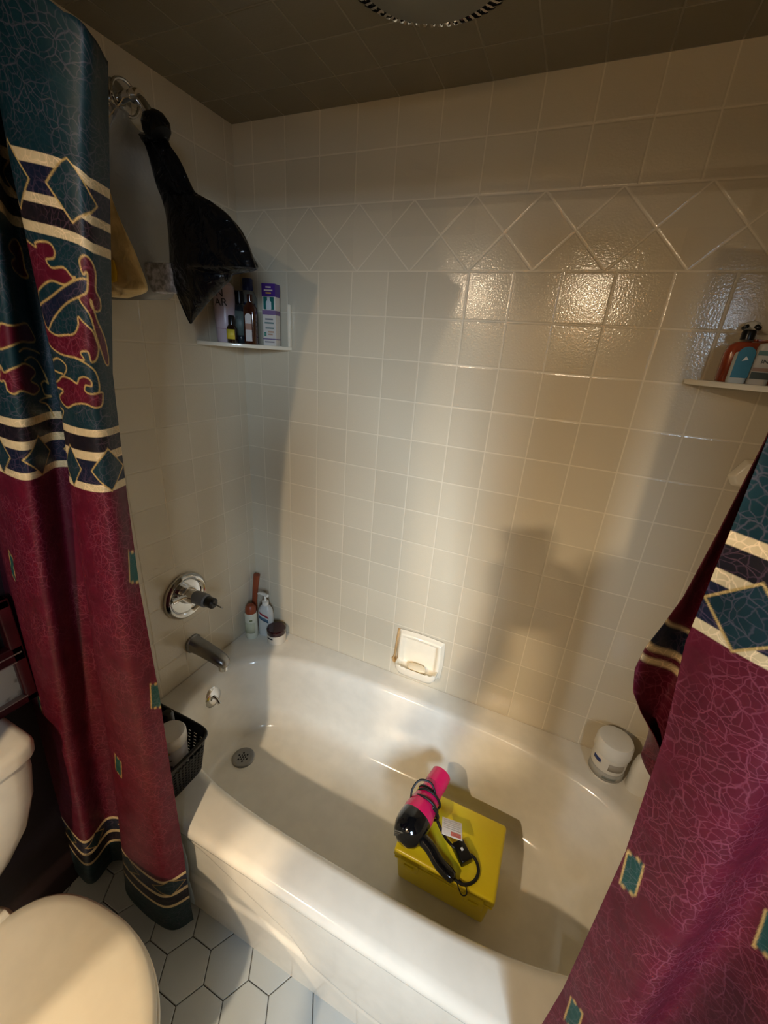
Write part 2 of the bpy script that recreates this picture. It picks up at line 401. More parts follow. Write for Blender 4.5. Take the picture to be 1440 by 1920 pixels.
B3 = thing('paper_bag', 'crumpled beige bag hanging beside the cloudy clear bag', 'bag', (.06, -.50, 1.72))
rows = [(196,204,350),(192,211,375),(188,222,405),(184,233,435),(182,244,465),(182,254,495),(183,264,520),(184,272,540),(186,266,548),(192,244,556)]
V, Fc = bag('sack', rows, (-.500, -.490), .35, M_beige, '', '', wr=.010, seed=9)
obj('sack', V, Fc, M_beige, B3)
MB().tube(spline([at(200, 356, 1, -.495), Vector((.040, -.43, 1.86)), Vector((.034, -.362, 1.945)), Vector((.034, -.350, 1.968))], 6), .0011, 6).build('hanging_string', M_beige, B3)
o = MB().lathe([(0,-.022),(.014,-.018),(.018,0),(.014,.018),(0,.022)], at(207,508,1,-.520), (0,0,1), 20, sy=.4).build('yellow_patch', mat('yellow_print', (215,170,20), .4), B3); o['label'] = 'bright yellow patch'

# ------------------------------------------------------------------ corner shelves
def corner_shelf(x, sx, label):
    n = 24; V = []; zt, zb = 1.487, 1.476; prof = []
    for k in range(n+1):
        a = PI/2*k/n; r = .193*(1 - .10*math.sin(2*a))
        prof.append((x + sx*(.002+r*math.cos(a)), -.002 - r*math.sin(a)))
    P = [(x+sx*.002, -.002)] + prof
    V = [(a, b_, zb) for a, b_ in P] + [(a, b_, zt) for a, b_ in P]; m = len(P)
    Fc = [tuple(range(m)), tuple(range(m, 2*m))] + [(i, (i+1)%m, m+(i+1)%m, m+i) for i in range(m)]
    o = obj('corner_shelf', V, Fc, M_ceramic, bevel=.002); tag(o, label, 'shelf')
corner_shelf(0, 1, 'small white corner shelf crowded with bottles, left corner')
corner_shelf(1.435, -1, 'small white corner shelf holding amber bottle, right side of the back wall')
ZS = 1.487
def label_patch(name, m, parent, c, r, a0, a1, z0, z1, n=16, sx=1, sy=1, lab=None):
    V = []; 
    for k in range(n+1):
        a = a0 + (a1-a0)*k/n
        for z in (z0, z1):
            V.append((c[0]+(r*sx+.0006)*math.cos(a), c[1]+(r*sy+.0006)*math.sin(a), z))
    Fc = [(2*k, 2*k+2, 2*k+3, 2*k+1) for k in range(n)]
    o = obj(name, V, Fc, m, parent, solid=.0006)
    if lab: o['label'] = lab
    return o
def text_patch(name, txt, m, parent, c, r, ang, z, size, sy=1, up=False):
    """raised lettering bent round a bottle of radius r, centred on angle ang"""
    cu = bpy.data.curves.new('t', 'FONT'); cu.body = txt; cu.size = size; cu.align_x = 'CENTER'; cu.align_y = 'CENTER'
    to = bpy.data.objects.new('t', cu); C.objects.link(to); dg = bpy.context.evaluated_depsgraph_get(); dg.update()
    me = to.evaluated_get(dg).to_mesh(); V = [v_.co.copy() for v_ in me.vertices]; Fc = [tuple(p.vertices) for p in me.polygons]
    bpy.data.objects.remove(to)
    if not V: return
    W = []
    for p in V:
        u, h = (p.x, p.y) if not up else (-p.y, p.x)
        a = ang + u/r
        W.append((c[0]+(r+.0014)*math.cos(a), c[1]+(r*sy+.0014)*math.sin(a), z+h))
    return obj(name, W, Fc, m, parent, smooth=False)
FR = -PI/2 + .35     # the direction that faces the room from the left corner
# lilac bottle
c = (.045, -.120)
M_lil = mat('lilac_plastic', (188, 170, 178), .3); M_ink = mat('dark_ink', (40, 38, 42), .5)
t = thing('shampoo_bottle', 'tall lilac bottle with dark lettering, leftmost on left corner shelf', 'bottle', (*c, ZS))
MB().lathe([(.025,0),(.027,.003),(.029,.06),(.030,.125),(.028,.150),(.020,.158),(.012,.160),(0,.160)], (*c, ZS), n=40).build('bottle_body', M_lil, t)
MB().lathe([(.012,.158),(.012,.175),(0,.176)], (*c, ZS), n=24).build('cap', M_lil, t)
text_patch('lettering', 'N', M_ink, t, c, .0298, FR, ZS+.128, .028)
text_patch('lettering', 'AR', M_ink, t, c, .0297, FR+.05, ZS+.105, .028)
label_patch('stripe', mat('mauve_band', (150,110,125), .4), t, c, .0273, FR-1.2, FR+1.2, ZS+.036, ZS+.041)
# dropper
c = (.090, -.145)
M_glassb = mat('brown_glass', (30, 14, 8), .1, coat=.5)
t = thing('oil_bottle', 'small dark bottle with yellow label, front of left corner shelf', 'bottle', (*c, ZS))
MB().lathe([(.013,0),(.0142,.002),(.0142,.040),(.010,.047),(.007,.050),(0,.050)], (*c, ZS), n=30).build('bottle_body', M_glassb, t)
MB().lathe([(.009,.048),(.009,.070),(.007,.073),(0,.073)], (*c, ZS), n=24).build('cap', M_black, t)
label_patch('label', mat('yellow_label', (205,185,60), .5), t, c, .0142, FR-1.1, FR+.9, ZS+.010, ZS+.036, lab='yellow paper label')
# dark tall
c = (.072, -.088)
M_dkglass = mat('smoky_bottle', (28, 36, 42), .12, coat=.5)
t = thing('body_wash_bottle', 'dark smoky bottle with tall black cap on left corner shelf', 'bottle', (*c, ZS))
MB().lathe([(.020,0),(.022,.003),(.022,.090),(.018,.104),(.010,.110),(0,.110)], (*c, ZS), n=36).build('bottle_body', M_dkglass, t)
o = MB().lathe([(.012,.108),(.0125,.112),(.0125,.142),(0,.143)], (*c, ZS), n=28).build('cap', M_black, t); o['label'] = 'tall black cap'
label_patch('label', mat('grey_label', (84, 96, 92), .5), t, c, .0222, FR-.6, FR+.9, ZS+.022, ZS+.088)
text_patch('lettering', 'III', M_ink, t, c, .0228, FR+.1, ZS+.07, .012)
# blue capped
c = (.056, -.032)
t = thing('mouthwash_bottle', 'blue capped pale bottle at back of left corner shelf', 'bottle', (*c, ZS))
MB().lathe([(.024,0),(.026,.003),(.027,.10),(.026,.130),(.018,.148),(.012,.152),(0,.152)], (*c, ZS), n=36).build('bottle_body', mat('cloudy_pet', (128, 134, 132), .2), t)
o = MB().lathe([(.015,.150),(.0155,.153),(.0155,.180),(.013,.183),(0,.183)], (*c, ZS), n=30).build('cap', mat('blue_cap', (32, 46, 104), .35), t); o['label'] = 'dark blue screw cap'
label_patch('label', mat('navy_label', (30, 40, 78), .4), t, c, .0266, FR-1.2, FR+1.2, ZS+.06, ZS+.115, lab='navy blue label')
# amber rectangular bottle
c = (.124, -.104)
t = thing('conditioner_bottle', 'amber brown bottle with long white arched label, left corner shelf', 'bottle', (*c, ZS))
def oblong(prof, c, z, sx, sy, n=40, p=3.2, rot=0):
    V = []
    for r, h in prof:
        for k in range(n):
            a = 2*PI*k/n; ca, sa = math.cos(a), math.sin(a)
            x = sx*r*math.copysign(abs(ca)**(2/p), ca); y = sy*r*math.copysign(abs(sa)**(2/p), sa)
            V.append((c[0]+x*math.cos(rot)-y*math.sin(rot), c[1]+x*math.sin(rot)+y*math.cos(rot), z+h))
    Fc = [(i*n+k, i*n+(k+1)%n, (i+1)*n+(k+1)%n, (i+1)*n+k) for i in range(len(prof)-1) for k in range(n)]
    return V, Fc + [tuple(range(n)), tuple((len(prof)-1)*n+k for k in range(n))]
M_amber = mat('amber_bottle', (58, 26, 14), .12, coat=.6)
V, Fc = oblong([(.95,0),(1,.003),(1,.085),(.92,.098),(.55,.108),(.34,.112),(.34,.118)], c, ZS, .019, .015, rot=.3)
obj('bottle_body', V, Fc, M_amber, t)
MB().lathe([(.008,.114),(.008,.132),(0,.133)], (*c, ZS), n=24).build('cap', M_amber, t)
def arch_label(name, m, parent, c, rot, hw, z0, z1, d, lab=None):
    P = [(-hw, z0), (hw, z0), (hw, z1-hw)] + [(hw*math.cos(a), z1-hw+hw*math.sin(a)) for a in np.linspace(0.2, PI-.2, 9)] + [(-hw, z1-hw)]
    n = len(P); V = []
    for dd in (d, d+.0008):
        for x, z in P: V.append((c[0]+x*math.cos(rot)+dd*math.sin(rot), c[1]+x*math.sin(rot)-dd*math.cos(rot), z))
    Fc = [tuple(range(n)), tuple(range(n, 2*n))] + [(i, (i+1)%n, n+(i+1)%n, n+i) for i in range(n)]
    o = obj(name, V, Fc, m, parent, smooth=False)
    if lab: o['label'] = lab
    return o
NL = NT('arched_label_print'); g = NL.n('ShaderNodeNewGeometry'); s_ = NL.n('ShaderNodeSeparateXYZ'); NL.l(g.outputs['Position'], s_.inputs[0])
NL.l(NL.mix(NL.math('LESS_THAN', NL.math('ABSOLUTE', NL.math('SUBTRACT', s_.outputs[2], ZS+.047)), .008), srgb((206,200,196)), srgb((168,130,112))), NL.b.inputs['Base Color'])
arch_label('label', NL.m, t, c, .3, .0095, ZS+.008, ZS+.082, .0153, 'white arched label with brown middle')
# purple & white carton with a bottle window
c = (.158, -.052)
t = thing('carton', 'purple and white carton with bottle picture, right end of left corner shelf', 'carton', (*c, ZS))
def cbox(x0, x1, z0, z1, d0, d1, name, m, rot=.25, c=c, parent=None, bevel=None, lab=None):
    q = MB().box((x0, d0, z0), (x1, d1, z1)); V = [(c[0]+x*math.cos(rot)-y*math.sin(rot), c[1]+x*math.sin(rot)+y*math.cos(rot), ZS+z) for x, y, z in q.v]
    o = obj(name, V, q.f, m, parent or t, smooth=False, bevel=bevel)
    if lab: o['label'] = lab
    return o
M_carton = mat('carton_white', (214, 206, 196), .45); M_purp = mat('carton_purple', (70, 38, 128), .4); M_teal = mat('carton_teal', (20, 96, 92), .4)
cbox(-.020, .020, 0, .165, -.016, .016, 'carton_body', M_carton, bevel=.0008)
cbox(-.0205, .0205, .132, .1655, -.0167, .0167, 'top_band', M_purp, lab='purple top band')
cbox(-.016, .016, .098, .131, -.0168, -.0155, 'window_panel', M_teal, lab='teal panel with a white bottle picture')
cbox(-.0205, .0205, .084, .096, -.0168, .0168, 'middle_band', mat('carton_mauve', (120, 96, 138), .5))
cbox(-.0205, .0205, .0165, .0195, -.0168, .0168, 'lower_line', mat('carton_line', (110, 92, 130), .5))
V, Fc = oblong([(.8,0),(1,.002),(1,.020),(.5,.024),(.5,.032),(0.01,.032)], (c[0]+.0172*math.sin(.25), c[1]-.0172*math.cos(.25)), ZS+.098, .008, .0006, rot=.25)
obj('bottle_picture', V, Fc, mat('picture_white', (196, 202, 204), .5), t)
for k, (zz, ww, mm) in enumerate(((.156,.008,M_carton),(.148,.013,M_carton),(.141,.008,mat('carton_yellow', (205,160,40), .5)),(.141,.015,M_carton))):
    if k == 3: continue
    cbox(-ww, ww, zz-.0018, zz+.0018, -.0172, -.0166, 'print_line', mm)
for zz, x0, x1, cc in ((.072,-.012,.012,(120,120,130)),(.062,-.014,.014,(96,124,122)),(.048,-.012,.014,(110,130,126)),(.038,-.004,.014,(190,150,120)),(.031,-.004,.010,(186,150,126)),(.034,-.016,-.010,(40,130,110)),(.028,-.016,-.010,(40,130,110)),(.010,-.015,.015,(150,146,146))):
    cbox(x0, x1, zz-.002, zz+.002, -.0170, -.0163, 'print_line', mat('print', cc, .6))
# white slim board standing behind the carton
q = MB().box((.186,-.012,ZS), (.194,-.002,ZS+.118)); tag(q.build('white_strip', M_ceramic, bevel=.001), 'thin white upright strip beside the carton on left corner shelf', 'strip')

# right shelf
MR = mat('amber_clear', (150, 66, 40), .12, coat=.5, noise=.2)
c = (1.338, -.050)
t = thing('amber_bottle', 'broad amber bottle with small black cap on right corner shelf', 'bottle', (*c, ZS))
V, Fc = oblong([(.92,0),(1,.004),(1,.055),(.94,.068),(.80,.075),(.25,.079),(.25,.082)], c, ZS, .055, .018, p=4)
obj('bottle_body', V, Fc, MR, t)
q = MB().lathe([(.011,.080),(.0115,.094),(.010,.098),(0,.099)], (c[0]-.026, c[1], ZS), n=24)
q.lathe([(.0055,-.003),(.0065,0),(.0055,.003)], (c[0]-.035, c[1], ZS+.103), (-.6,0,.8), 16)
q.lathe([(.0055,-.003),(.0065,0),(.0055,.003)], (c[0]-.015, c[1], ZS+.103), (.6,0,.8), 16)
o = q.build('cap', M_black, t); o['label'] = 'black two-lobed flip cap'
c = (1.307, -.088)
t = thing('lotion_bottle', 'small bottle with blue label, left one before the amber bottle', 'bottle', (*c, ZS))
V, Fc = oblong([(.92,0),(1,.002),(1,.050),(.86,.056),(.4,.058)], c, ZS, .0150, .010, p=3)
obj('bottle_body', V, Fc, mat('pale_blue_plastic', (190,196,192), .3), t)
arch_label('label', mat('blue_label', (38, 112, 132), .4), t, c, .06, .0138, ZS+.010, ZS+.066, .0103, 'blue label with a white bird mark')
q = MB().add([(c[0]-.004,c[1]-.0125,ZS+.040),(c[0]+.006,c[1]-.0120,ZS+.043),(c[0]+.001,c[1]-.0122,ZS+.049)], [(0,1,2)]); q.build('bird_mark', M_white, t, smooth=False, solid=.0004)
c = (1.340, -.090)
t = thing('lotion_bottle', 'small white bottle with green band label before the amber bottle', 'bottle', (*c, ZS))
V, Fc = oblong([(.92,0),(1,.002),(1,.066),(.9,.072),(.4,.074)], c, ZS, .0165, .010, p=3)
obj('bottle_body', V, Fc, mat('grey_white_plastic', (196,190,178), .35), t)
for z0, z1, cc, nm in ((.010,.022,(70,76,64),'band'),(.024,.030,(160,130,110),'band'),(.052,.060,(96,126,122),'band')):
    q = MB().box((c[0]-.0158, c[1]-.0106, ZS+z0), (c[0]+.0158, c[1]-.0098, ZS+z1)); q.build(nm, mat('band_colour', cc, .5), t, smooth=False)
text_patch('lettering', 'BNY', M_ink, t, (c[0], c[1]), .0106, -PI/2, ZS+.041, .010)
c = (1.418, -.085)
t = thing('spray_bottle', 'frosted pump bottle at right rear of right corner shelf', 'bottle', (*c, ZS))
MB().lathe([(.022,0),(.023,.003),(.023,.085),(.014,.098),(.009,.100),(.009,.110),(0,.110)], (*c, ZS), n=30).build('bottle_body', mat('frosted_green', (96,104,84), .25), t)
MB().lathe([(.012,.108),(.012,.122),(.006,.125),(0,.125)], (*c, ZS), n=24).build('pump_cap', M_white, t)
tag(MB().lathe([(0,-.014),(.012,-.010),(.014,0),(.011,.009),(0,.013)], (1.322, -.018, ZS+.1055), (0,0,1), 24).build('ball_stopper', M_white), 'whitish round stopper behind the amber bottle, right corner shelf', 'stopper')
tag(MB().lathe([(.010,0),(.011,.002),(.011,.088),(.007,.092)], (1.322, -.018, ZS), (0,0,1), 24).build('slim_bottle', mat('pale_slim', (170,160,140), .3)), 'slim pale bottle under a round white stopper, behind the amber bottle', 'bottle')
# towel hook on back wall, partly behind the right curtain
hk = thing('towel_hook', 'white ceramic holder on the back wall beside right curtain', 'hook', (1.405, 0, 1.30))
P = [(1.378,1.290),(1.392,1.268),(1.44,1.262),(1.455,1.30),(1.44,1.335),(1.400,1.332)]
q = MB(); nP = len(P)
q.add([(x, -.001, z) for x, z in P]+[(1.42+(x-1.42)*.75, -.018, 1.30+(z-1.30)*.75) for x, z in P], [tuple(range(nP)), tuple(range(nP, 2*nP))]+[(i, (i+1)%nP, nP+(i+1)%nP, nP+i) for i in range(nP)])
q.build('back_plate', M_ceramic, hk, bevel=.003)
MB().tube([(1.415,-.012,1.300),(1.425,-.040,1.296),(1.45,-.046,1.300)], .009, 12).build('arm', M_ceramic, hk)

# ------------------------------------------------------------------ soap dish
sd = thing('soap_dish', 'white ceramic soap dish set in the back wall tiles', 'soap dish', (.725, 0, .51))
X0, X1, ZA, ZB = .640, .812, .430, .592
nx, nz = 44, 44; V = []
for j in range(nz+1):
    for i in range(nx+1):
        u = i/nx*2-1; w_ = j/nz*2-1
        # rounded square mapping
        x = (X0+X1)/2 + (X1-X0)/2*u*math.sqrt(1-.10*w_*w_); z = (ZA+ZB)/2 + (ZB-ZA)/2*w_*math.sqrt(1-.10*u*u)
        e = max(abs(u), abs(w_)); h = .004 + .016*(1-sst(e, .86, 1.0)) - .013*(1-sst(e, .62, .80))
        V.append((x, -h, z))
Fc = [(j*(nx+1)+i, j*(nx+1)+i+1, (j+1)*(nx+1)+i+1, (j+1)*(nx+1)+i) for j in range(nz) for i in range(nx)]
obj('back_plate', V, Fc, M_ceramic, sd, auto=80)
# tray: outline in x-y, dished, with notched lip
n = 60; loopsT = []
def tray_loop(s, z, lip=0):
    out = []
    for k in range(n):
        a = 2*PI*k/n; ca, sa = math.cos(a), math.sin(a)
        r = (abs(ca)**4 + abs(sa)**4)**(-.25)
        x = .726 + .076*s*r*ca; y = -.030 + .030*s*r*sa
        zz = z + (lip*(.5+.5*math.cos(x*2*PI/.0152)) if sa < -.3 else 0)
        out.append((x, min(y, -.003), zz))
    return out
for s_, z_, l_ in ((.55,.436,0),(.85,.440,0),(.97,.452,0),(1.0,.466,0),(.985,.474,.004),(.93,.474,.004),(.88,.466,0),(.80,.459,0),(.5,.457,0),(.1,.457,0)): loopsT.append(tray_loop(s_, z_, l_))
V = [p for l in loopsT for p in l]; Fc = [(i*n+k, i*n+(k+1)%n, (i+1)*n+(k+1)%n, (i+1)*n+k) for i in range(len(loopsT)-1) for k in range(n)] + [tuple(range(n)), tuple((len(loopsT)-1)*n+k for k in range(n))]
obj('tray', V, Fc, M_ceramic, sd, auto=70)
q = MB()
q.tube(spline([(.640,-.002,.585),(.636,-.002,.53),(.633,-.002,.47),(.630,-.003,.452),(.636,-.002,.436)], 6), [.0045]*18+[.0075]*5+[.005]*2, 8)
o = q.build('caulk', mat('stained_caulk', (186, 152, 104), .8, noise=.2), sd); o['label'] = 'brown stained caulk along the left edge'
V, Fc = oblong([(.55,0),(.9,.004),(1,.010),(.92,.017),(.6,.021),(.1,.022)], (.728,-.032), .4575, .034, .018, p=2.4)
tag(obj('soap_bar', V, Fc, mat('cream_soap', (232, 216, 184), .35)), 'worn cream soap bar lying in the wall soap dish', 'soap')

# ------------------------------------------------------------------ things on the tub deck
ZD = .380
c = (.043, -.088)
M_mint = mat('pale_green_plastic', (206, 208, 190), .35); M_rust = mat('brown_cap', (138, 66, 38), .4)
t = thing('shower_gel_bottle', 'pale bottle with rust-brown cap and brown handle behind, left rear tub corner', 'bottle', (*c, ZD))
MB().lathe([(.022,0),(.0245,.004),(.0245,.112),(.017,.122),(.013,.126),(0,.126)], (*c, ZD), n=36).build('bottle_body', M_mint, t)
o = MB().lathe([(.0205,.112),(.021,.118),(.0205,.138),(.013,.150),(0,.153)], (*c, ZD), n=36).build('cap', M_rust, t); o['label'] = 'rust-brown domed cap'
label_patch('leaf_mark', mat('leaf_green', (96,104,60), .5), t, c, .0246, FR+.1, FR+.55, ZD+.088, ZD+.094)
label_patch('label', mat('mint_label', (184, 190, 164), .5), t, c, .0246, FR-.9, FR+.9, ZD+.030, ZD+.078)
br = MB().tube([(.018,-.036,ZD+.002),(.016,-.034,ZD+.12),(.022,-.030,ZD+.195),(.028,-.026,ZD+.250)], [.010,.010,.0115,.013], 16)
tag(br.build('bath_brush', M_rust), 'brown wooden brush handle standing in the left rear tub corner', 'brush')
c = (.082, -.046)
t = thing('pump_bottle', 'white pump bottle with red and blue label, left rear tub corner', 'bottle', (*c, ZD))
V, Fc = oblong([(.93,0),(1,.004),(1,.095),(.9,.118),(.62,.134),(.40,.139),(.40,.142)], c, ZD, .031, .020, p=2.6, rot=.25)
obj('bottle_body', V, Fc, mat('translucent_white', (196,198,194), .25), t)
MB().lathe([(.0125,.140),(.0135,.143),(.0135,.156),(.005,.158),(.0045,.182),(0,.182)], (*c, ZD), n=24).build('pump_collar', M_white, t)
MB().tube([(.098,-.050,ZD+.187),(.082,-.046,ZD+.186),(.055,-.044,ZD+.184),(.046,-.044,ZD+.178)], [.006,.0075,.005,.004], 12).build('pump_nozzle', M_white, t)
def band_on(c, a0, a1, z0, z1, m, nm, rx, ry, rot=0, slope=0):
    V = []
    for k in range(13):
        a = a0+(a1-a0)*k/12; ca, sa = math.cos(a), math.sin(a)
        x = (rx+.0008)*math.copysign(abs(ca)**(2/2.6), ca); y = (ry+.0008)*math.copysign(abs(sa)**(2/2.6), sa)
        for z in (z0, z1): V.append((c[0]+x*math.cos(rot)-y*math.sin(rot), c[1]+x*math.sin(rot)+y*math.cos(rot), z+slope*(k/12-.5)))
    return obj(nm, V, [(2*k, 2*k+2, 2*k+3, 2*k+1) for k in range(12)], m, t, solid=.0006)
band_on(c, -PI/2-.5, -PI/2+.55, ZD+.096, ZD+.104, mat('red_print', (150,36,52), .5), 'red_band', .031, .020, .25, -.022)
band_on(c, -PI/2-.7, -PI/2+.5, ZD+.075, ZD+.090, mat('blue_print', (66,96,120), .5), 'blue_band', .031, .020, .25, -.022)
c = (.145, -.062)
t = thing('cream_jar', 'low white jar with dark maroon lid beside the bottles', 'jar', (*c, ZD))
MB().lathe([(.032,0),(.036,.004),(.037,.040),(.034,.043),(0,.043)], (*c, ZD), n=44).build('jar_body', mat('jar_white', (218,208,190), .35), t)
o = MB().lathe([(.0365,.042),(.0375,.045),(.0375,.060),(.034,.064),(0,.064)], (*c, ZD), n=44).build('jar_lid', mat('maroon_lid', (44, 8, 18), .12, coat=.5), t); o['label'] = 'glossy dark maroon lid'
label_patch('label_bar', M_ink, t, c, .0368, -PI/2-.45, -PI/2+.25, ZD+.028, ZD+.034)
# big white jar, right
c = (1.345, -.068)
t = thing('wipes_canister', 'large white jar with blue mark on the right tub deck', 'jar', (*c, ZD))
MB().lathe([(.040,0),(.044,.004),(.045,.02),(.046,.092),(.043,.096),(0,.096)], (*c, ZD), n=48).build('jar_body', mat('jar_greywhite', (214,208,194), .3), t)
MB().lathe([(.0475,.092),(.049,.095),(.048,.128),(.044,.136),(.036,.138),(0,.138)], (*c, ZD), n=48).build('jar_lid', M_white, t)
label_patch('grey_band', mat('grey_print', (166,162,150), .5), t, c, .0457, -PI, .3, ZD+.014, ZD+.042, 30)
label_patch('blue_mark', mat('blue_logo', (44, 58, 110), .4), t, c, .0462, -PI/2-1.15, -PI/2-.62, ZD+.066, ZD+.078, lab='blue and navy swirl mark')
label_patch('text_block', mat('grey_text', (160,150,134), .5), t, c, .0462, -PI/2-.15, -PI/2+.75, ZD+.056, ZD+.080)
label_patch('text_block', mat('grey_text2', (120,122,112), .5), t, c, .0460, -PI/2-.3, -PI/2+.5, ZD+.022, ZD+.030)
c = (1.432, -.085)
t = thing('detergent_bottle', 'white bottle standing between the large white jar and right curtain', 'bottle', (*c, ZD))
V, Fc = oblong([(.93,0),(1,.005),(1,.085),(.85,.115),(.5,.140),(.42,.145),(.42,.168),(.3,.170)], c, ZD, .034, .024, p=2.6)
obj('bottle_body', V, Fc, M_white, t)

# ------------------------------------------------------------------ basket with toiletries (front left corner of the deck)
t = thing('storage_basket', 'black plastic basket on the left front tub corner', 'basket', (.195, -.600, ZD))
bx0, bx1, by0, by1 = .085, .304, -.700, -.582
n = 88; mrows = 22; V = []
def rr(k, grow):
    th = 2*PI*k/n; ca, sa = math.cos(th), math.sin(th); r = (abs(ca)**7+abs(sa)**7)**(-1/7)
    return ((bx0+bx1)/2+((bx1-bx0)/2+grow)*r*ca, (by0+by1)/2+((by1-by0)/2+grow)*r*sa)
for j in range(mrows+1):
    for k in range(n):
        x, y = rr(k, .016*j/mrows); V.append((x, y, ZD+.002+.121*j/mrows))
Fc = []
for j in range(mrows):
    for k in range(n):
        if 2 <= j < 17 and j % 2 == 0 and k % 2 == 0: continue
        x, y = rr(k, 0)
        if 17 <= j <= 18 and x > bx1-.01 and abs(y-(by0+by1)/2) < .035: continue
        Fc.append((j*n+k, j*n+(k+1)%n, (j+1)*n+(k+1)%n, (j+1)*n+k))
obj('basket_wall', V, Fc, M_blackm, t, solid=.003, smooth=False)
q = MB(); q.add([(*rr(k, 0), ZD+.001) for k in range(n)]+[(*rr(k, 0), ZD+.005) for k in range(n)], [tuple(range(n)), tuple(range(n, 2*n))]+[(k, (k+1)%n, n+(k+1)%n, n+k) for k in range(n)])
q.build('basket_floor', M_blackm, t)
MB().tube([(*rr(k, .018), ZD+.122) for k in range(n)], .0045, 8, closed=True).build('basket_rim', M_black, t)
ZBk = ZD+.0055
c = (.258, -.636)
t = thing('supplement_jar', 'white jar with wide white lid standing in the black basket', 'jar', (*c, ZBk))
MB().lathe([(.031,0),(.034,.003),(.036,.120),(.034,.128),(0,.128)], (*c, ZBk), n=44).build('jar_body', mat('jar_pale', (196,194,196), .3), t)
MB().lathe([(.037,.126),(.0385,.129),(.038,.154),(.035,.159),(0,.160)], (*c, ZBk), n=44).build('jar_lid', M_white, t)
label_patch('purple_label', mat('purple_print', (72, 56, 96), .4), t, c, .0364, -PI/2-1.4, -PI/2-.1, ZBk+.02, ZBk+.118, lab='purple left half of the label')
label_patch('gold_panel', mat('gold_print', (190,150,70), .4), t, c, .0372, -PI/2-.8, -PI/2-.3, ZBk+.088, ZBk+.101)
label_patch('label_lines', M_ink, t, c, .0364, -PI/2+.15, -PI/2+.8, ZBk+.094, ZBk+.0965)
label_patch('brown_patch', mat('brown_print', (70,44,60), .4), t, c, .0363, -PI/2-.05, -PI/2+.8, ZBk+.055, ZBk+.078)
label_patch('gold_band', mat('gold_foil', (230,190,100), .2, .6), t, c, .0366, -PI/2-.1, -PI/2+.8, ZBk+.119, ZBk+.122)
c = (.214, -.606)
t = thing('deodorant_stick', 'black capped stick standing behind the white jar in basket', 'bottle', (*c, ZBk))
MB().lathe([(.014,0),(.0155,.003),(.0155,.095),(.0145,.10),(0,.10)], (*c, ZBk), n=28).build('stick_body', mat('dark_grey', (30,30,34), .3), t)
MB().lathe([(.0158,.096),(.016,.10),(.0155,.165),(.011,.173),(0,.174)], (*c, ZBk), n=28).build('cap', M_black, t)
c = (.168, -.603)
t = thing('lotion_tube', 'small dark capped tube at the back left of basket', 'tube', (*c, ZBk))
MB().lathe([(.012,0),(.013,.003),(.013,.09),(.009,.098),(.009,.150),(0,.151)], (*c, ZBk), n=24).build('tube_body', M_blackm, t)
c = (.180, -.645)
t = thing('cream_tube', 'white and purple tube at the left end of the black basket', 'tube', (*c, ZBk))
MB().lathe([(.015,0),(.017,.003),(.017,.14),(.013,.176),(0,.177)], (*c, ZBk), n=28).build('tube_body', mat('tube_white', (200,186,184), .35), t)

# ------------------------------------------------------------------ yellow box and hair dryer in the tub
M_yel = NT('yellow_plastic'); b = M_yel.b
b.inputs['Base Color'].default_value = (*srgb((226, 204, 34)), 1); b.inputs['Roughness'].default_value = .28; b.inputs['Subsurface Weight'].default_value = .25
b.inputs['Subsurface Radius'].default_value = (.02, .018, .004); b.inputs['Subsurface Scale'].default_value = .5
tcn = M_yel.n('ShaderNodeTexCoord'); nn = M_yel.n('ShaderNodeTexNoise'); nn.inputs['Scale'].default_value = 70
M_yel.l(tcn.outputs['Object'], nn.inputs['Vector']); M_yel.l(M_yel.bump(nn.outputs[0], .25, .0006), b.inputs['Normal']); M_yel = M_yel.m
yb = thing('storage_box', 'yellow plastic latched box lying in the tub', 'box', (.976, -.335, .055))
BX0, BX1, BY0, BY1, BZ = .836, 1.118, -.437, -.229, .200
def frustum(name, x0, x1, y0, y1, z0, z1, ins, m, parent, bev):
    q = MB(); q.add([(x0+ins,y0+ins,z0),(x1-ins,y0+ins,z0),(x1-ins,y1-ins,z0),(x0+ins,y1-ins,z0),(x0,y0,z1),(x1,y0,z1),(x1,y1,z1),(x0,y1,z1)], [(0,3,2,1),(4,5,6,7),(0,1,5,4),(1,2,6,5),(2,3,7,6),(3,0,4,7)])
    return q.build(name, m, parent, bevel=bev, auto=50)
frustum('box_body', BX0+.006, BX1-.006, BY0+.006, BY1-.006, .0552, .176, .010, M_yel, yb, .008)
frustum('box_lid', BX0, BX1, BY0, BY1, .172, BZ, -.001, M_yel, yb, .009)
q = MB().box((BX0+.004, BY0-.002, .170), (BX1-.004, BY0+.02, .176)); q.box((BX0-.001, BY0+.004, .170), (BX0+.02, BY1-.004, .176)); q.build('lid_lip', M_yel, yb, bevel=.002)
for xl in (.885, 1.066):
    l_ = MB().box((xl-.026, BY0-.010, .156), (xl+.026, BY0+.004, .190)).build('latch', M_yel, yb, bevel=.003)
    MB().box((xl-.014, BY0-.014, .172), (xl+.014, BY0-.009, .181)).build('latch_tab', M_yel, l_, bevel=.0015)
MB().add([(.975+.028*math.cos(a)*(1.3), BY0+.000-.004, .1865+.004*math.sin(a)) for a in np.linspace(0, PI, 7)]+[(.975+.028*math.cos(a)*1.3, BY0+.004, .1865+.004*math.sin(a)) for a in np.linspace(0, PI, 7)], [tuple(range(7)), tuple(range(7,14))]+[(i, (i+1)%7, 7+(i+1)%7, 7+i) for i in range(7)]).build('thumb_grip', M_yel, yb)

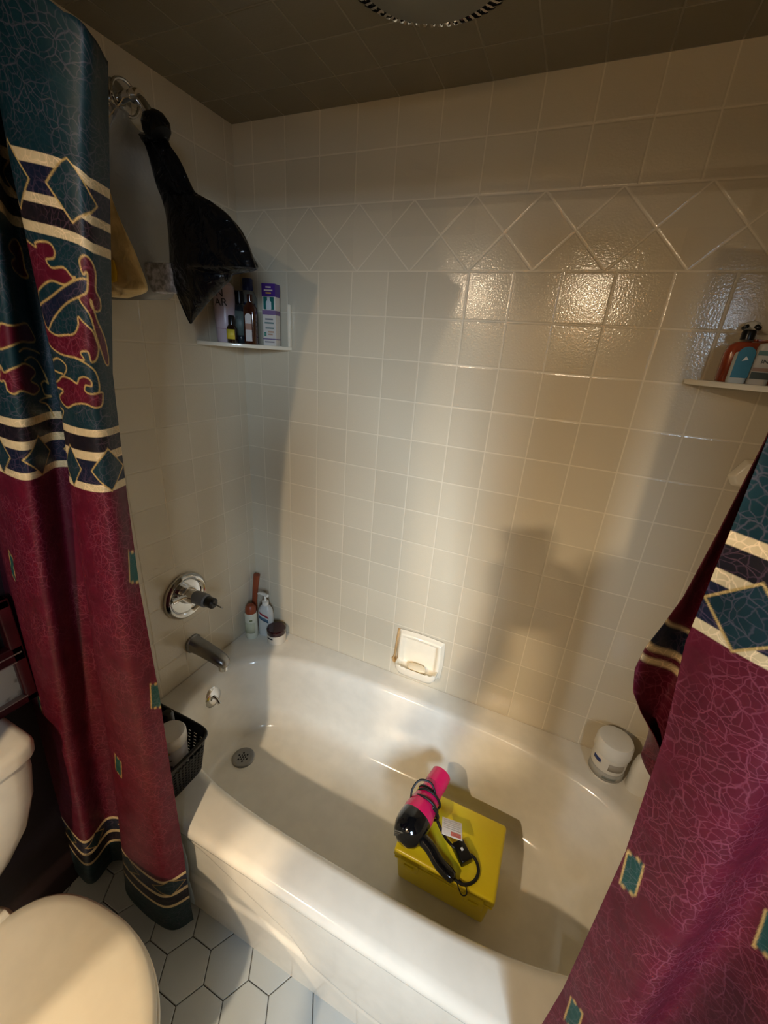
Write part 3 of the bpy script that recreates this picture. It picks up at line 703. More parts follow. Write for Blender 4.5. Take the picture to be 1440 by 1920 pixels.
M_pink = mat('hot_pink_plastic', (205, 22, 84), .25, coat=.3); M_gloss = mat('gloss_black', (7, 8, 11), .1, coat=.6)
hd = thing('hair_dryer', 'black and hot-pink hair dryer lying on the yellow box', 'hair dryer', (.90, -.35, .20))
c0 = Vector((.865, -.392, .248)); c1 = Vector((.899, -.212, .262)); ax = (c1-c0).normalized(); Lh = (c1-c0).length
MB().lathe([(0,-.048),(.020,-.045),(.036,-.033),(.045,-.014),(.0475,.004),(.047,.020),(.045,.034)], c0, ax, 48).build('motor_housing', M_gloss, hd)
MB().lathe([(.0455,.030),(.046,.042),(.042,.064),(.037,.090),(.033,.115),(.031,.140)], c0, ax, 48).build('barrel', M_pink, hd)
o = MB().lathe([(.032,.136),(.033,.150),(.031,Lh),(.028,Lh+.001),(.026,Lh-.012),(0,Lh-.012)], c0, ax, 48).build('nozzle', M_pink, hd)
q = MB()
for k in range(3): q.box((-.018, -.0012, -.002+.0), (.018, .0012, .003), Matrix.Translation(c0 - ax*.040 + Vector((-.010, 0, .022-.008*k+.004))) @ Matrix.Rotation(.2, 4, 'Z'))
q.build('vent_slot', M_dull, hd)
h0 = c0 + Vector((.024, -.008, -.004)); h1 = Vector((1.010, -.440, .216))
hp = spline([h0, h0.lerp(h1, .3)+Vector((.0, .002, .004)), h0.lerp(h1, .65)+Vector((-.004, -.003, .0)), h1], 6)
V = []; n = 24
for i, p in enumerate(hp):
    s_ = i/(len(hp)-1); d = (hp[min(i+1, len(hp)-1)]-hp[max(i-1, 0)]).normalized(); e1 = d.cross(Vector((0,0,1))).normalized(); e2 = e1.cross(d)
    rw = np.interp(s_, [0,.2,.5,.85,.97,1], [.020,.017,.0165,.0175,.014,.006]); rh = np.interp(s_, [0,.2,.5,.85,.97,1], [.026,.017,.0145,.0145,.011,.005])
    for k in range(n): a = 2*PI*k/n; V.append(p+e1*rw*math.cos(a)+e2*rh*math.sin(a))
Fc = [(i*n+k, i*n+(k+1)%n, (i+1)*n+(k+1)%n, (i+1)*n+k) for i in range(len(hp)-1) for k in range(n)]+[tuple(range(n)), tuple((len(hp)-1)*n+k for k in range(n))]
obj('handle', V, Fc, M_gloss, hd)
ex1 = ax.orthogonal().normalized(); ex2 = ax.cross(ex1)
coil = []
for k in range(0, 3*28):
    a = 2*PI*k/28; hgt = .058+.052*k/(3*28)+.006*math.sin(a*.5+1); rad = .045-.0035*k/28 + .004*math.sin(a+1)+.003*math.sin(2.3*a)
    coil.append(c0+ax*hgt+ex1*rad*math.cos(a)+ex2*rad*math.sin(a))
cord = [h1+Vector((-.002,.002,-.004)), Vector((1.035,-.436,.208)), Vector((1.058,-.415,.206)), Vector((1.063,-.385,.206)), Vector((1.045,-.362,.208)), Vector((1.010,-.365,.214)), Vector((.985,-.372,.226)), Vector((.955,-.350,.215)), Vector((.925,-.325,.222))]
q = MB().tube(spline(cord, 8), .0042, 10)
q.tube(spline([Vector((.925,-.325,.222)), Vector((.915,-.300,.236)), coil[0]], 6), .0036, 8)
q.tube(coil, .0036, 8)
q.tube(spline([coil[-1], coil[-1]+Vector((-.02,.012,.018)), coil[-1]+Vector((-.052,.004,.02)), coil[-1]+Vector((-.066,-.018,.002)), coil[-1]+Vector((-.062,-.040,-.016))], 6), .0030, 8)
q.tube(spline([Vector((1.018,-.441,.208)), Vector((1.034,-.458,.2045)), Vector((1.046,-.452,.2045)), Vector((1.040,-.436,.2045)), Vector((1.02,-.43,.206))], 6), .0016, 8)
q.build('cord', M_blackm, hd)
Mp = Matrix.Translation((1.012, -.372, .219)) @ Matrix.Rotation(-.75, 4, 'Z')
q = MB().box((-.026, -.017, -.013), (.026, .017, .013), Mp).build('plug', M_black, hd, bevel=.004)
MB().box((-.006, -.004, .0125), (.002, .003, .0145), Mp).build('reset_button', M_white, q, bevel=.0008)
Mt = Matrix.Translation((.972, -.345, .252)) @ Matrix.Rotation(.22, 4, 'Z') @ Matrix.Rotation(-.30, 4, 'X') @ Matrix.Rotation(.1, 4, 'Y')
tg = MB().box((-.029, -.030, -.0004), (.029, .030, .0004), Mt).build('warning_tag', mat('tag_white', (225, 216, 204), .5, noise=.05, nscale=200), hd, bevel=.0002); tg['label'] = 'white warning tag with red print'
MB().box((-.004, -.026, .0004), (.025, -.012, .0008), Mt).build('red_print', mat('tag_red', (205,110,96), .5, noise=.25, nscale=300), tg)
q = MB()
for k in range(5): q.box((-.024, -.006+.007*k, .0004), (.024-.005*(k % 2), -.004+.007*k, .0007), Mt)
q.build('print_line', mat('tag_grey', (176,168,158), .5), tg)

# ------------------------------------------------------------------ ceiling fan grille
fn = thing('ceiling_fan_grille', 'round ribbed exhaust fan grille in the tiled ceiling', 'fan grille', (.702, -.362, ZC))
FCX, FCY = .702, -.362
MB().lathe([(.167,0),(.167,-.004),(.163,-.007),(.160,-.004),(.160,0)], (FCX, FCY, ZC), n=96).build('outer_ring', M_chrome, fn)
MB().lathe([(.161,-.0005),(.161,-.0010),(0,-.0010)], (FCX, FCY, ZC), n=64).build('housing', M_blackm, fn)
q = MB()
for k in range(68):
    a = 2*PI*k/68; ca, sa = math.cos(a), math.sin(a); t1 = Vector((-sa, ca, 0)); rd = Vector((ca, sa, 0)); o = Vector((FCX, FCY, ZC))
    P = [(.118, -.030, .0020), (.134, -.028, .0024), (.150, -.019, .0028), (.161, -.004, .0032)]
    VV = []
    for r, z, wd in P:
        VV += [o+rd*r+t1*wd+Vector((0,0,z)), o+rd*r-t1*wd+Vector((0,0,z)), o+rd*r-t1*wd*.5+Vector((0,0,z+.004)), o+rd*r+t1*wd*.5+Vector((0,0,z+.004))]
    FF = [(4*i+j, 4*i+(j+1)%4, 4*i+4+(j+1)%4, 4*i+4+j) for i in range(3) for j in range(4)]+[(0,1,2,3),(12,13,14,15)]
    q.add(VV, FF)
o = q.build('louvre_ring', M_chrome, fn); o['label'] = 'ring of short chrome ribs'
MB().lathe([(.118,-.012),(.119,-.030),(.114,-.034),(.06,-.037),(0,-.038)], (FCX, FCY, ZC), n=80).build('centre_plate', mat('plate_grey', (120,116,104), .45), fn)

# ------------------------------------------------------------------ toilet
tl = thing('toilet', 'white toilet with closed cream lid left of the bath', 'toilet', (.35, -1.09, 0))
def tank_loop(z, x1, hy, x0=.010, n=64):
    out = []
    for k in range(n):
        th = 2*PI*k/n; ca, sa = math.cos(th), math.sin(th); r = (abs(ca)**9+abs(sa)**9)**(-1/9)
        out.append(((x0+x1)/2+(x1-x0)/2*r*ca, -1.092+hy*r*sa, z))
    return out
TY = -1.092
def oval(s, z, xb=.215, a=.232, b_=.187, xc=.425, n=72, grow=0):
    out = []
    for k in range(n):
        th = 2*PI*k/n; ca, sa = math.cos(th), math.sin(th)
        if ca > 0: x = xc+(a+grow)*s*ca; y = TY+(b_+grow)*s*sa
        else:
            r = (abs(ca)**3.2+abs(sa)**3.2)**(-1/3.2); x = xc+(xc-xb+grow)*s*r*ca; y = TY+(b_+grow)*s*r*sa*(1-.06*abs(ca))
        out.append((x, y, z))
    return out
def loft(loops, name, m, parent, auto=60, zmod=None):
    n = len(loops[0]); V = [p for l in loops for p in l]
    if zmod: V = [(x, y, z+zmod(x, y)) for x, y, z in V]
    Fc = [(i*n+k, i*n+(k+1)%n, (i+1)*n+(k+1)%n, (i+1)*n+k) for i in range(len(loops)-1) for k in range(n)]+[tuple(range(n)), tuple((len(loops)-1)*n+k for k in range(n))]
    return obj(name, V, Fc, m, parent, auto=auto)
loft([tank_loop(z, x, h) for z, x, h in ((.405,.14,.085),(.42,.16,.11),(.47,.178,.145),(.53,.190,.183),(.60,.197,.205),(.67,.200,.216),(.706,.200,.217))], 'tank', M_porc2, tl)
loft([tank_loop(z, x, h, .006) for z, x, h in ((.704,.198,.215),(.706,.208,.226),(.730,.210,.228),(.739,.206,.224),(.742,.194,.212))], 'tank_lid', M_porc2, tl)
loft([oval(s_, z_) for s_, z_ in ((.50,0),(.52,.02),(.50,.10),(.58,.20),(.80,.30),(.96,.355),(.99,.372),(.97,.378))], 'bowl', M_porc2, tl)
q = MB().box((.16, -1.20, .10), (.30, -.985, .40)).build('bowl_neck', M_porc2, tl, bevel=.03)
loft([oval(s_, z_) for s_, z_ in ((.90,.379),(1.0,.382),(1.015,.388),(1.005,.396),(.97,.399))], 'seat', M_lid, tl)
def crease(x, y):
    d = ((x-.304)*(-.056)-(y+.993)*.105)/.119     # signed distance to the moulded line
    return .0015*sst(d, -.004, .004) if x > .2 else 0
loft([oval(s_, z_) for s_, z_ in ((.90,.400),(.985,.400),(1.0,.404),(.995,.412),(.965,.419),(.88,.423),(.75,.425),(.6,.426),(.45,.427),(.3,.4272),(.15,.4274),(.02,.4275))], 'lid', M_lid, tl, zmod=lambda x, y: 0)
for yy in (TY-.075, TY+.075): MB().lathe([(.012,-.02),(.012,.02)], (.222, yy, .413), (0,1,0), 18).build('hinge', M_lid, tl, bevel=.002)

# framed pictures standing on the tank
pf = thing('picture_frame', 'dark red wooden double picture frame standing on the toilet tank', 'picture frame', (.10, -.95, .742))
M_frame = mat('dark_red_wood', (58, 14, 18), .3, noise=.3, nscale=12)
XP = .085; FY1, FY0, FZ0, FZ1 = -.805, -1.12, .742, .995
def frect(y0, y1, z0, z1, x0, x1): return MB().box((x0, y0, z0), (x1, y1, z1))
q = MB()
for y0, y1, z0, z1 in ((FY0, FY1, FZ0, FZ0+.018), (FY0, FY1, FZ1-.02, FZ1), (FY0, FY1, .848, .885), (FY1-.022, FY1, FZ0, FZ1), (FY0, FY0+.022, FZ0, FZ1)): q.box((XP-.010, y0, z0), (XP+.012, y1, z1))
q.build('frame', M_frame, pf, bevel=.003)
frect(FY0+.01, FY1-.01, FZ0+.005, FZ1-.005, XP-.012, XP-.008).build('backing', M_blackm, pf, smooth=False)
M_photo = NT('faded_picture'); tcn = M_photo.n('ShaderNodeTexCoord'); nn = M_photo.n('ShaderNodeTexNoise'); nn.inputs['Scale'].default_value = 16; nn.inputs['Detail'].default_value = 5
M_photo.l(tcn.outputs['Object'], nn.inputs['Vector']); M_photo.l(M_photo.mix(M_photo.ramp(nn.outputs[0], .42, .56), srgb((60,48,40)), srgb((168,160,144))), M_photo.b.inputs['Base Color']); M_photo.b.inputs['Roughness'].default_value = .2; M_photo = M_photo.m
o = frect(FY0+.02, FY1-.020, FZ0+.016, .850, XP-.008, XP+.001).build('picture', M_photo, pf, smooth=False); o['label'] = 'lower picture, faded grey and brown'
o = frect(FY0+.02, FY1-.034, .883, FZ1-.018, XP-.008, XP+.001).build('picture', mat('olive_picture', (120,112,80), .3, noise=.3, nscale=20), pf, smooth=False); o['label'] = 'upper picture, olive'
q = MB()
for z in (.8495, .7605): q.box((XP+.000, FY0+.02, z), (XP+.0135, FY1-.018, z+.0025))
q.box((XP+.0, FY0+.02, .8680), (XP+.0135, FY1-.006, .8705))
q.build('gilt_line', mat('silver_trim', (150,130,120), .3, .6), pf, smooth=False)

#<M>
# the printed scroll motifs, in metres across and up the cloth
MOTIFS = [["n", True, [[0.1666, 1.519], [0.1652, 1.503], [0.1681, 1.479], [0.1652, 1.459], [0.1681, 1.411], [0.1652, 1.375], [0.1652, 1.399], [0.1666, 1.439], [0.1666, 1.471], [0.1666, 1.499]]], ["n", True, [[0.1508, 1.503], [0.1263, 1.519], [0.088, 1.543], [0.0556, 1.559], [0.0466, 1.567], [0.0466, 1.583], [0.0816, 1.567], [0.1218, 1.547], [0.1724, 1.527], [0.1652, 1.519]]], ["m", True, [[0.1695, 1.603], [0.1371, 1.603], [0.1371, 1.607], [0.1218, 1.611], [0.1036, 1.611], [0.0968, 1.603], [0.1013, 1.595], [0.1173, 1.591], [0.1082, 1.583], [0.0837, 1.587], [0.0698, 1.579], [0.0646, 1.579], [0.0837, 1.567], [0.115, 1.567], [0.1452, 1.555], [0.1592, 1.547], [0.1681, 1.531], [0.1622, 1.515], [0.1508, 1.503], [0.1241, 1.499], [0.0968, 1.503], [0.0775, 1.507], [0.0663, 1.519], [0.0646, 1.531], [0.0569, 1.527], [0.0435, 1.519], [0.0383, 1.507], [0.0351, 1.495], [0.0404, 1.479], [0.0477, 1.475], [0.0509, 1.487], [0.0598, 1.487], [0.0663, 1.483], [0.0598, 1.475], [0.0816, 1.475], [0.1263, 1.475], [0.1637, 1.483], [0.1681, 1.495], [0.1681, 1.515], [0.1666, 1.535], [0.1681, 1.551]]], ["m", True, [[0.1285, 1.443], [0.1036, 1.443], [0.0837, 1.439], [0.0755, 1.447], [0.0613, 1.451], [0.0509, 1.447], [0.0509, 1.439], [0.0613, 1.439], [0.0646, 1.431], [0.0531, 1.427], [0.0351, 1.431], [0.034, 1.423], [0.0373, 1.411], [0.0477, 1.407], [0.068, 1.411], [0.0968, 1.407], [0.1241, 1.399], [0.1452, 1.403], [0.1543, 1.411], [0.1329, 1.423], [0.1812, 1.423], [0.1471, 1.435]]], ["m", True, [[0.0509, 1.587], [0.0543, 1.595], [0.0543, 1.603], [0.0466, 1.611], [0.0383, 1.607], [0.034, 1.595], [0.0351, 1.575], [0.0285, 1.563], [0.0285, 1.551], [0.0362, 1.547], [0.0425, 1.551], [0.0425, 1.559], [0.0351, 1.535], [0.0207, 1.507], [0.0132, 1.475], [0.0229, 1.475], [0.0373, 1.511], [0.0456, 1.539], [0.0598, 1.555], [0.0477, 1.567], [0.0456, 1.591]]], ["g", False, [[0.1666, 1.459], [0.1371, 1.467], [0.115, 1.463], [0.1105, 1.455], [0.1263, 1.443]]], ["g", False, [[0.1652, 1.435], [0.1666, 1.447], [0.1812, 1.447], [0.1263, 1.447]]], ["g", False, [[0.0816, 1.475], [0.0583, 1.471], [0.0435, 1.463], [0.0383, 1.447], [0.0404, 1.431], [0.0531, 1.427]]], ["g", False, [[0.1652, 1.375], [0.1452, 1.391], [0.1652, 1.395], [0.1681, 1.411]]], ["m", True, [[0.3867, 1.423], [0.3758, 1.423], [0.3716, 1.411], [0.3619, 1.407], [0.3524, 1.411], [0.3256, 1.403], [0.3043, 1.407], [0.3079, 1.415], [0.3276, 1.423], [0.3097, 1.431], [0.3136, 1.439], [0.3393, 1.447], [0.3563, 1.443], [0.3736, 1.435], [0.3808, 1.443]]], ["m", True, [[0.3716, 1.495], [0.3551, 1.495], [0.3136, 1.499], [0.298, 1.491], [0.2928, 1.475], [0.3429, 1.475], [0.3667, 1.467], [0.3782, 1.467]]], ["m", True, [[0.3336, 1.571], [0.3079, 1.579], [0.3374, 1.583], [0.3296, 1.591], [0.2906, 1.603], [0.2816, 1.599], [0.2797, 1.587], [0.2806, 1.571], [0.2788, 1.559], [0.301, 1.559], [0.3316, 1.563]]], ["g", False, [[0.3374, 1.451], [0.3155, 1.455], [0.2952, 1.447], [0.2843, 1.431], [0.2797, 1.415]]], ["g", False, [[0.2952, 1.415], [0.2861, 1.419], [0.2797, 1.415]]], ["g", False, [[0.2952, 1.415], [0.2897, 1.399], [0.2778, 1.395], [0.3079, 1.391], [0.287, 1.383], [0.2778, 1.363]]], ["g", False, [[0.348, 1.463], [0.3336, 1.467], [0.301, 1.463], [0.287, 1.459]]], ["n", True, [[0.4834, 1.519], [0.4848, 1.503], [0.4819, 1.479], [0.4848, 1.459], [0.4819, 1.411], [0.4848, 1.375], [0.4848, 1.399], [0.4834, 1.439], [0.4834, 1.471], [0.4834, 1.499]]], ["n", True, [[0.4992, 1.503], [0.5237, 1.519], [0.562, 1.543], [0.5944, 1.559], [0.6034, 1.567], [0.6034, 1.583], [0.5684, 1.567], [0.5282, 1.547], [0.4776, 1.527], [0.4848, 1.519]]], ["m", True, [[0.4805, 1.603], [0.5129, 1.603], [0.5129, 1.607], [0.5282, 1.611], [0.5464, 1.611], [0.5532, 1.603], [0.5487, 1.595], [0.5327, 1.591], [0.5418, 1.583], [0.5663, 1.587], [0.5802, 1.579], [0.5854, 1.579], [0.5663, 1.567], [0.535, 1.567], [0.5048, 1.555], [0.4908, 1.547], [0.4819, 1.531], [0.4878, 1.515], [0.4992, 1.503], [0.5259, 1.499], [0.5532, 1.503], [0.5725, 1.507], [0.5837, 1.519], [0.5854, 1.531], [0.5931, 1.527], [0.6065, 1.519], [0.6117, 1.507], [0.6149, 1.495], [0.6096, 1.479], [0.6023, 1.475], [0.5991, 1.487], [0.5902, 1.487], [0.5837, 1.483], [0.5902, 1.475], [0.5684, 1.475], [0.5237, 1.475], [0.4863, 1.483], [0.4819, 1.495], [0.4819, 1.515], [0.4834, 1.535], [0.4819, 1.551]]], ["m", True, [[0.5215, 1.443], [0.5464, 1.443], [0.5663, 1.439], [0.5745, 1.447], [0.5887, 1.451], [0.5991, 1.447], [0.5991, 1.439], [0.5887, 1.439], [0.5854, 1.431], [0.5969, 1.427], [0.6149, 1.431], [0.616, 1.423], [0.6127, 1.411], [0.6023, 1.407], [0.582, 1.411], [0.5532, 1.407], [0.5259, 1.399], [0.5048, 1.403], [0.4957, 1.411], [0.5171, 1.423], [0.4688, 1.423], [0.5029, 1.435]]], ["m", True, [[0.5991, 1.587], [0.5957, 1.595], [0.5957, 1.603], [0.6034, 1.611], [0.6117, 1.607], [0.616, 1.595], [0.6149, 1.575], [0.6215, 1.563], [0.6215, 1.551], [0.6138, 1.547], [0.6075, 1.551], [0.6075, 1.559], [0.6149, 1.535], [0.6293, 1.507], [0.6368, 1.475], [0.6271, 1.475], [0.6127, 1.511], [0.6044, 1.539], [0.5902, 1.555], [0.6023, 1.567], [0.6044, 1.591]]], ["g", False, [[0.4834, 1.459], [0.5129, 1.467], [0.535, 1.463], [0.5395, 1.455], [0.5237, 1.443]]], ["g", False, [[0.4848, 1.435], [0.4834, 1.447], [0.4688, 1.447], [0.5237, 1.447]]], ["g", False, [[0.5684, 1.475], [0.5917, 1.471], [0.6065, 1.463], [0.6117, 1.447], [0.6096, 1.431], [0.5969, 1.427]]], ["g", False, [[0.4848, 1.375], [0.5048, 1.391], [0.4848, 1.395], [0.4819, 1.411]]]]
DIAM_L = [(0.4786, 1.079, 0.011, 0.022, 0), (0.4732, 0.715, 0.011, 0.022, 0), (0.1173, 0.627, 0.011, 0.022, 0), (0.0, 1.131, 0.011, 0.022, 0), (0.5169, 0.179, 0.011, 0.022, 0), (0.0, 0.847, 0.011, 0.022, 0)]
DIAM_R = [(0.0078, 0.963, 0.01, 0.02, 0), (0.0178, 0.651, 0.01, 0.02, 0), (0.1648, 0.975, 0.01, 0.02, 0)]
#</M>

# ------------------------------------------------------------------ curtains
MAR = np.array(srgb((76, 7, 25))); TEAL = np.array(srgb((8, 38, 43))); NAVY = np.array(srgb((14, 21, 38))); BLK = np.array(srgb((16, 12, 18)))
CREAM = np.array(srgb((188, 164, 122))); GOLD = np.array(srgb((168, 136, 78))); GRN = np.array(srgb((20, 62, 56)))
def sd_poly(P, U, Q, closed=True):
    """unsigned distance and inside test for polygon P over arrays U,Q"""
    P = np.array(P, float); n = len(P); d = np.full(U.shape, 1e9); ins = np.zeros(U.shape, bool)
    for i in range(n if closed else n-1):
        a = P[i]; b_ = P[(i+1) % n]; e = b_-a; L2 = max((e**2).sum(), 1e-12)
        t_ = np.clip(((U-a[0])*e[0]+(Q-a[1])*e[1])/L2, 0, 1)
        d = np.minimum(d, np.hypot(U-a[0]-t_*e[0], Q-a[1]-t_*e[1]))
        if closed and a[1] != b_[1]:
            c_ = ((a[1] > Q) != (b_[1] > Q)) & (U < (b_[0]-a[0])*(Q-a[1])/(b_[1]-a[1])+a[0]); ins ^= c_
    return d, ins
def smooth_poly(P, closed=True, n=5):
    P = [Vector((*p, 0)) for p in P]
    if closed: P = [P[-1]]+P+[P[0], P[1]]
    out = []
    for i in range(1 if closed else 0, len(P)-(2 if closed else 1)):
        a, b_, c_, d_ = P[max(i-1, 0)], P[i], P[i+1], P[min(i+2, len(P)-1)]
        for k in range(n):
            t_ = k/n; v_ = 0.5*((2*b_)+(c_-a)*t_+(2*a-5*b_+4*c_-d_)*t_*t_+(3*b_-3*c_+d_-a)*t_**3); out.append((v_.x, v_.y))
    if not closed: out.append((P[-1].x, P[-1].y))
    return out
def cloth_colour(U, Q, motifs, diamonds, shift=0.0, low=True, flap=False):
    """U metres across the cloth, Q metres up the cloth"""
    q = Q-shift; col = np.empty(U.shape+(3,)); col[:] = MAR
    def rng(a, b_, c_): col[(q > a) & (q <= b_)] = c_
    if flap:
        rng(1.205, 1.211, CREAM); rng(1.221, 1.228, CREAM); rng(1.228, 1.256, NAVY); rng(1.256, 1.261, CREAM)
        a_ = (np.abs(U-.055)/.022+np.abs(q-1.242)/.020 < 1); col[a_] = TEAL
        return col
    rng(1.277, 3, TEAL); rng(1.277, 1.288, CREAM); rng(1.288, 1.325, NAVY); rng(1.325, 1.338, CREAM); rng(1.338, 1.360, BLK); rng(1.360, 1.372, CREAM)
    rng(1.620, 1.632, CREAM); rng(1.632, 1.653, BLK); rng(1.653, 1.663, CREAM); rng(1.663, 1.693, NAVY); rng(1.693, 1.706, CREAM)
    if low:
        rng(.250, .262, CREAM); rng(.200, .250, NAVY); rng(.188, .200, CREAM); rng(.150, .188, BLK); rng(.138, .150, CREAM); rng(-1, .138, TEAL)
    def lozenge(u0, q0, hw, hh, m=None):
        d = np.abs(U-u0)/hw + np.abs(q-q0)/hh
        a_ = np.clip((1.0-d)/.035+.5, 0, 1)[..., None]; col[:] = col*(1-a_)+GOLD*a_
        a_ = np.clip((.91-d)/.035+.5, 0, 1)[..., None]; col[:] = col*(1-a_)+(TEAL if m is None else m)*a_
    per = .098
    for k in range(-12, 14):
        lozenge(.035+k*per, 1.309, .036, .034); lozenge(.060+k*per, 1.676, .036, .036)
        if low: lozenge(.035+k*per, .226, .034, .034)
    for (u0, q0, hw, hh, sk) in diamonds:
        u0 += .006; hw *= 1.2; hh *= 1.5
        P = [(u0-hw*.9, q0+hh*.62), (u0, q0+hh), (u0+hw, q0-hh*.5), (u0+hw*.1, q0-hh)] if sk else [(u0-hw, q0+hh*.7), (u0+hw*.6, q0+hh), (u0+hw, q0-hh*.7), (u0-hw*.5, q0-hh)]
        d, ins = sd_poly(P, U, Q); col[ins] = GRN; a_ = np.clip((.0011-d)/.0010+.5, 0, 1)[..., None]; col[:] = col*(1-a_)+GOLD*a_
    for kind, closed, P in motifs:
        P = smooth_poly(P, closed)
        xs = [p[0] for p in P]; ys = [p[1] for p in P]
        msk = (U > min(xs)-.01) & (U < max(xs)+.01) & (q > min(ys)-.01) & (q < max(ys)+.01)
        if not msk.any(): continue
        d, ins = sd_poly(P, U[msk], q[msk], closed)
        sub = col[msk]
        if closed: sub[ins] = {'m': MAR, 'n': NAVY, 't': TEAL, 'c': CREAM}[kind]
        a_ = np.clip((.0012-d)/.0010+.5, 0, 1)[..., None]; sub = sub*(1-a_)+GOLD*a_; col[msk] = sub
    return col
NC = NT('marbled_curtain_cloth'); b = NC.b
at_ = NC.n('ShaderNodeAttribute', attribute_name='dye'); uvn = NC.n('ShaderNodeUVMap', uv_map='cloth')
nz_ = NC.n('ShaderNodeTexNoise'); nz_.inputs['Scale'].default_value = 22; nz_.inputs['Detail'].default_value = 4; NC.l(uvn.outputs[0], nz_.inputs['Vector'])
vm = NC.n('ShaderNodeVectorMath', operation='MULTIPLY_ADD'); NC.l(nz_.outputs['Color'], vm.inputs[0]); vm.inputs[1].default_value = (.03, .03, 0); NC.l(uvn.outputs[0], vm.inputs[2])
def vein(scale, wdt):
    vo = NC.n('ShaderNodeTexVoronoi', feature='DISTANCE_TO_EDGE', voronoi_dimensions='2D'); vo.inputs['Scale'].default_value = scale; NC.l(vm.outputs[0], vo.inputs['Vector'])
    return NC.math('SUBTRACT', 1, NC.ramp(vo.outputs['Distance'], 0.0, wdt))
n3 = NC.n('ShaderNodeTexNoise'); n3.inputs['Scale'].default_value = 13; n3.inputs['Detail'].default_value = 2; NC.l(uvn.outputs[0], n3.inputs['Vector'])
vv_ = NC.math('MULTIPLY', NC.math('MAXIMUM', vein(46, .05), NC.math('MULTIPLY', vein(110, .10), .7)), NC.ramp(n3.outputs[0], .32, .56))
bright = NC.n('ShaderNodeVectorMath', operation='MULTIPLY_ADD'); NC.l(at_.outputs['Color'], bright.inputs[0]); bright.inputs[1].default_value = (1.5, 1.5, 1.5); bright.inputs[2].default_value = (.066, .030, .036)
n4 = NC.n('ShaderNodeTexNoise'); n4.inputs['Scale'].default_value = 30; n4.inputs['Detail'].default_value = 5; NC.l(uvn.outputs[0], n4.inputs['Vector'])
base = NC.n('ShaderNodeVectorMath', operation='SCALE'); NC.l(at_.outputs['Color'], base.inputs[0]); NC.l(NC.math('ADD', NC.math('MULTIPLY', n4.outputs[0], .9), .55), base.inputs['Scale'])
NC.l(NC.mix(NC.math('MULTIPLY', vv_, .75), base.outputs[0], bright.outputs[0]), b.inputs['Base Color'])
b.inputs['Roughness'].default_value = .5; b.inputs['Sheen Weight'].default_value = 0; b.inputs['Specular IOR Level'].default_value = .3
wv = NC.n('ShaderNodeTexNoise'); wv.inputs['Scale'].default_value = 18; NC.l(uvn.outputs[0], wv.inputs['Vector'])
NC.l(NC.bump(wv.outputs[0], .35, .01), b.inputs['Normal'])
M_cloth = NC.m
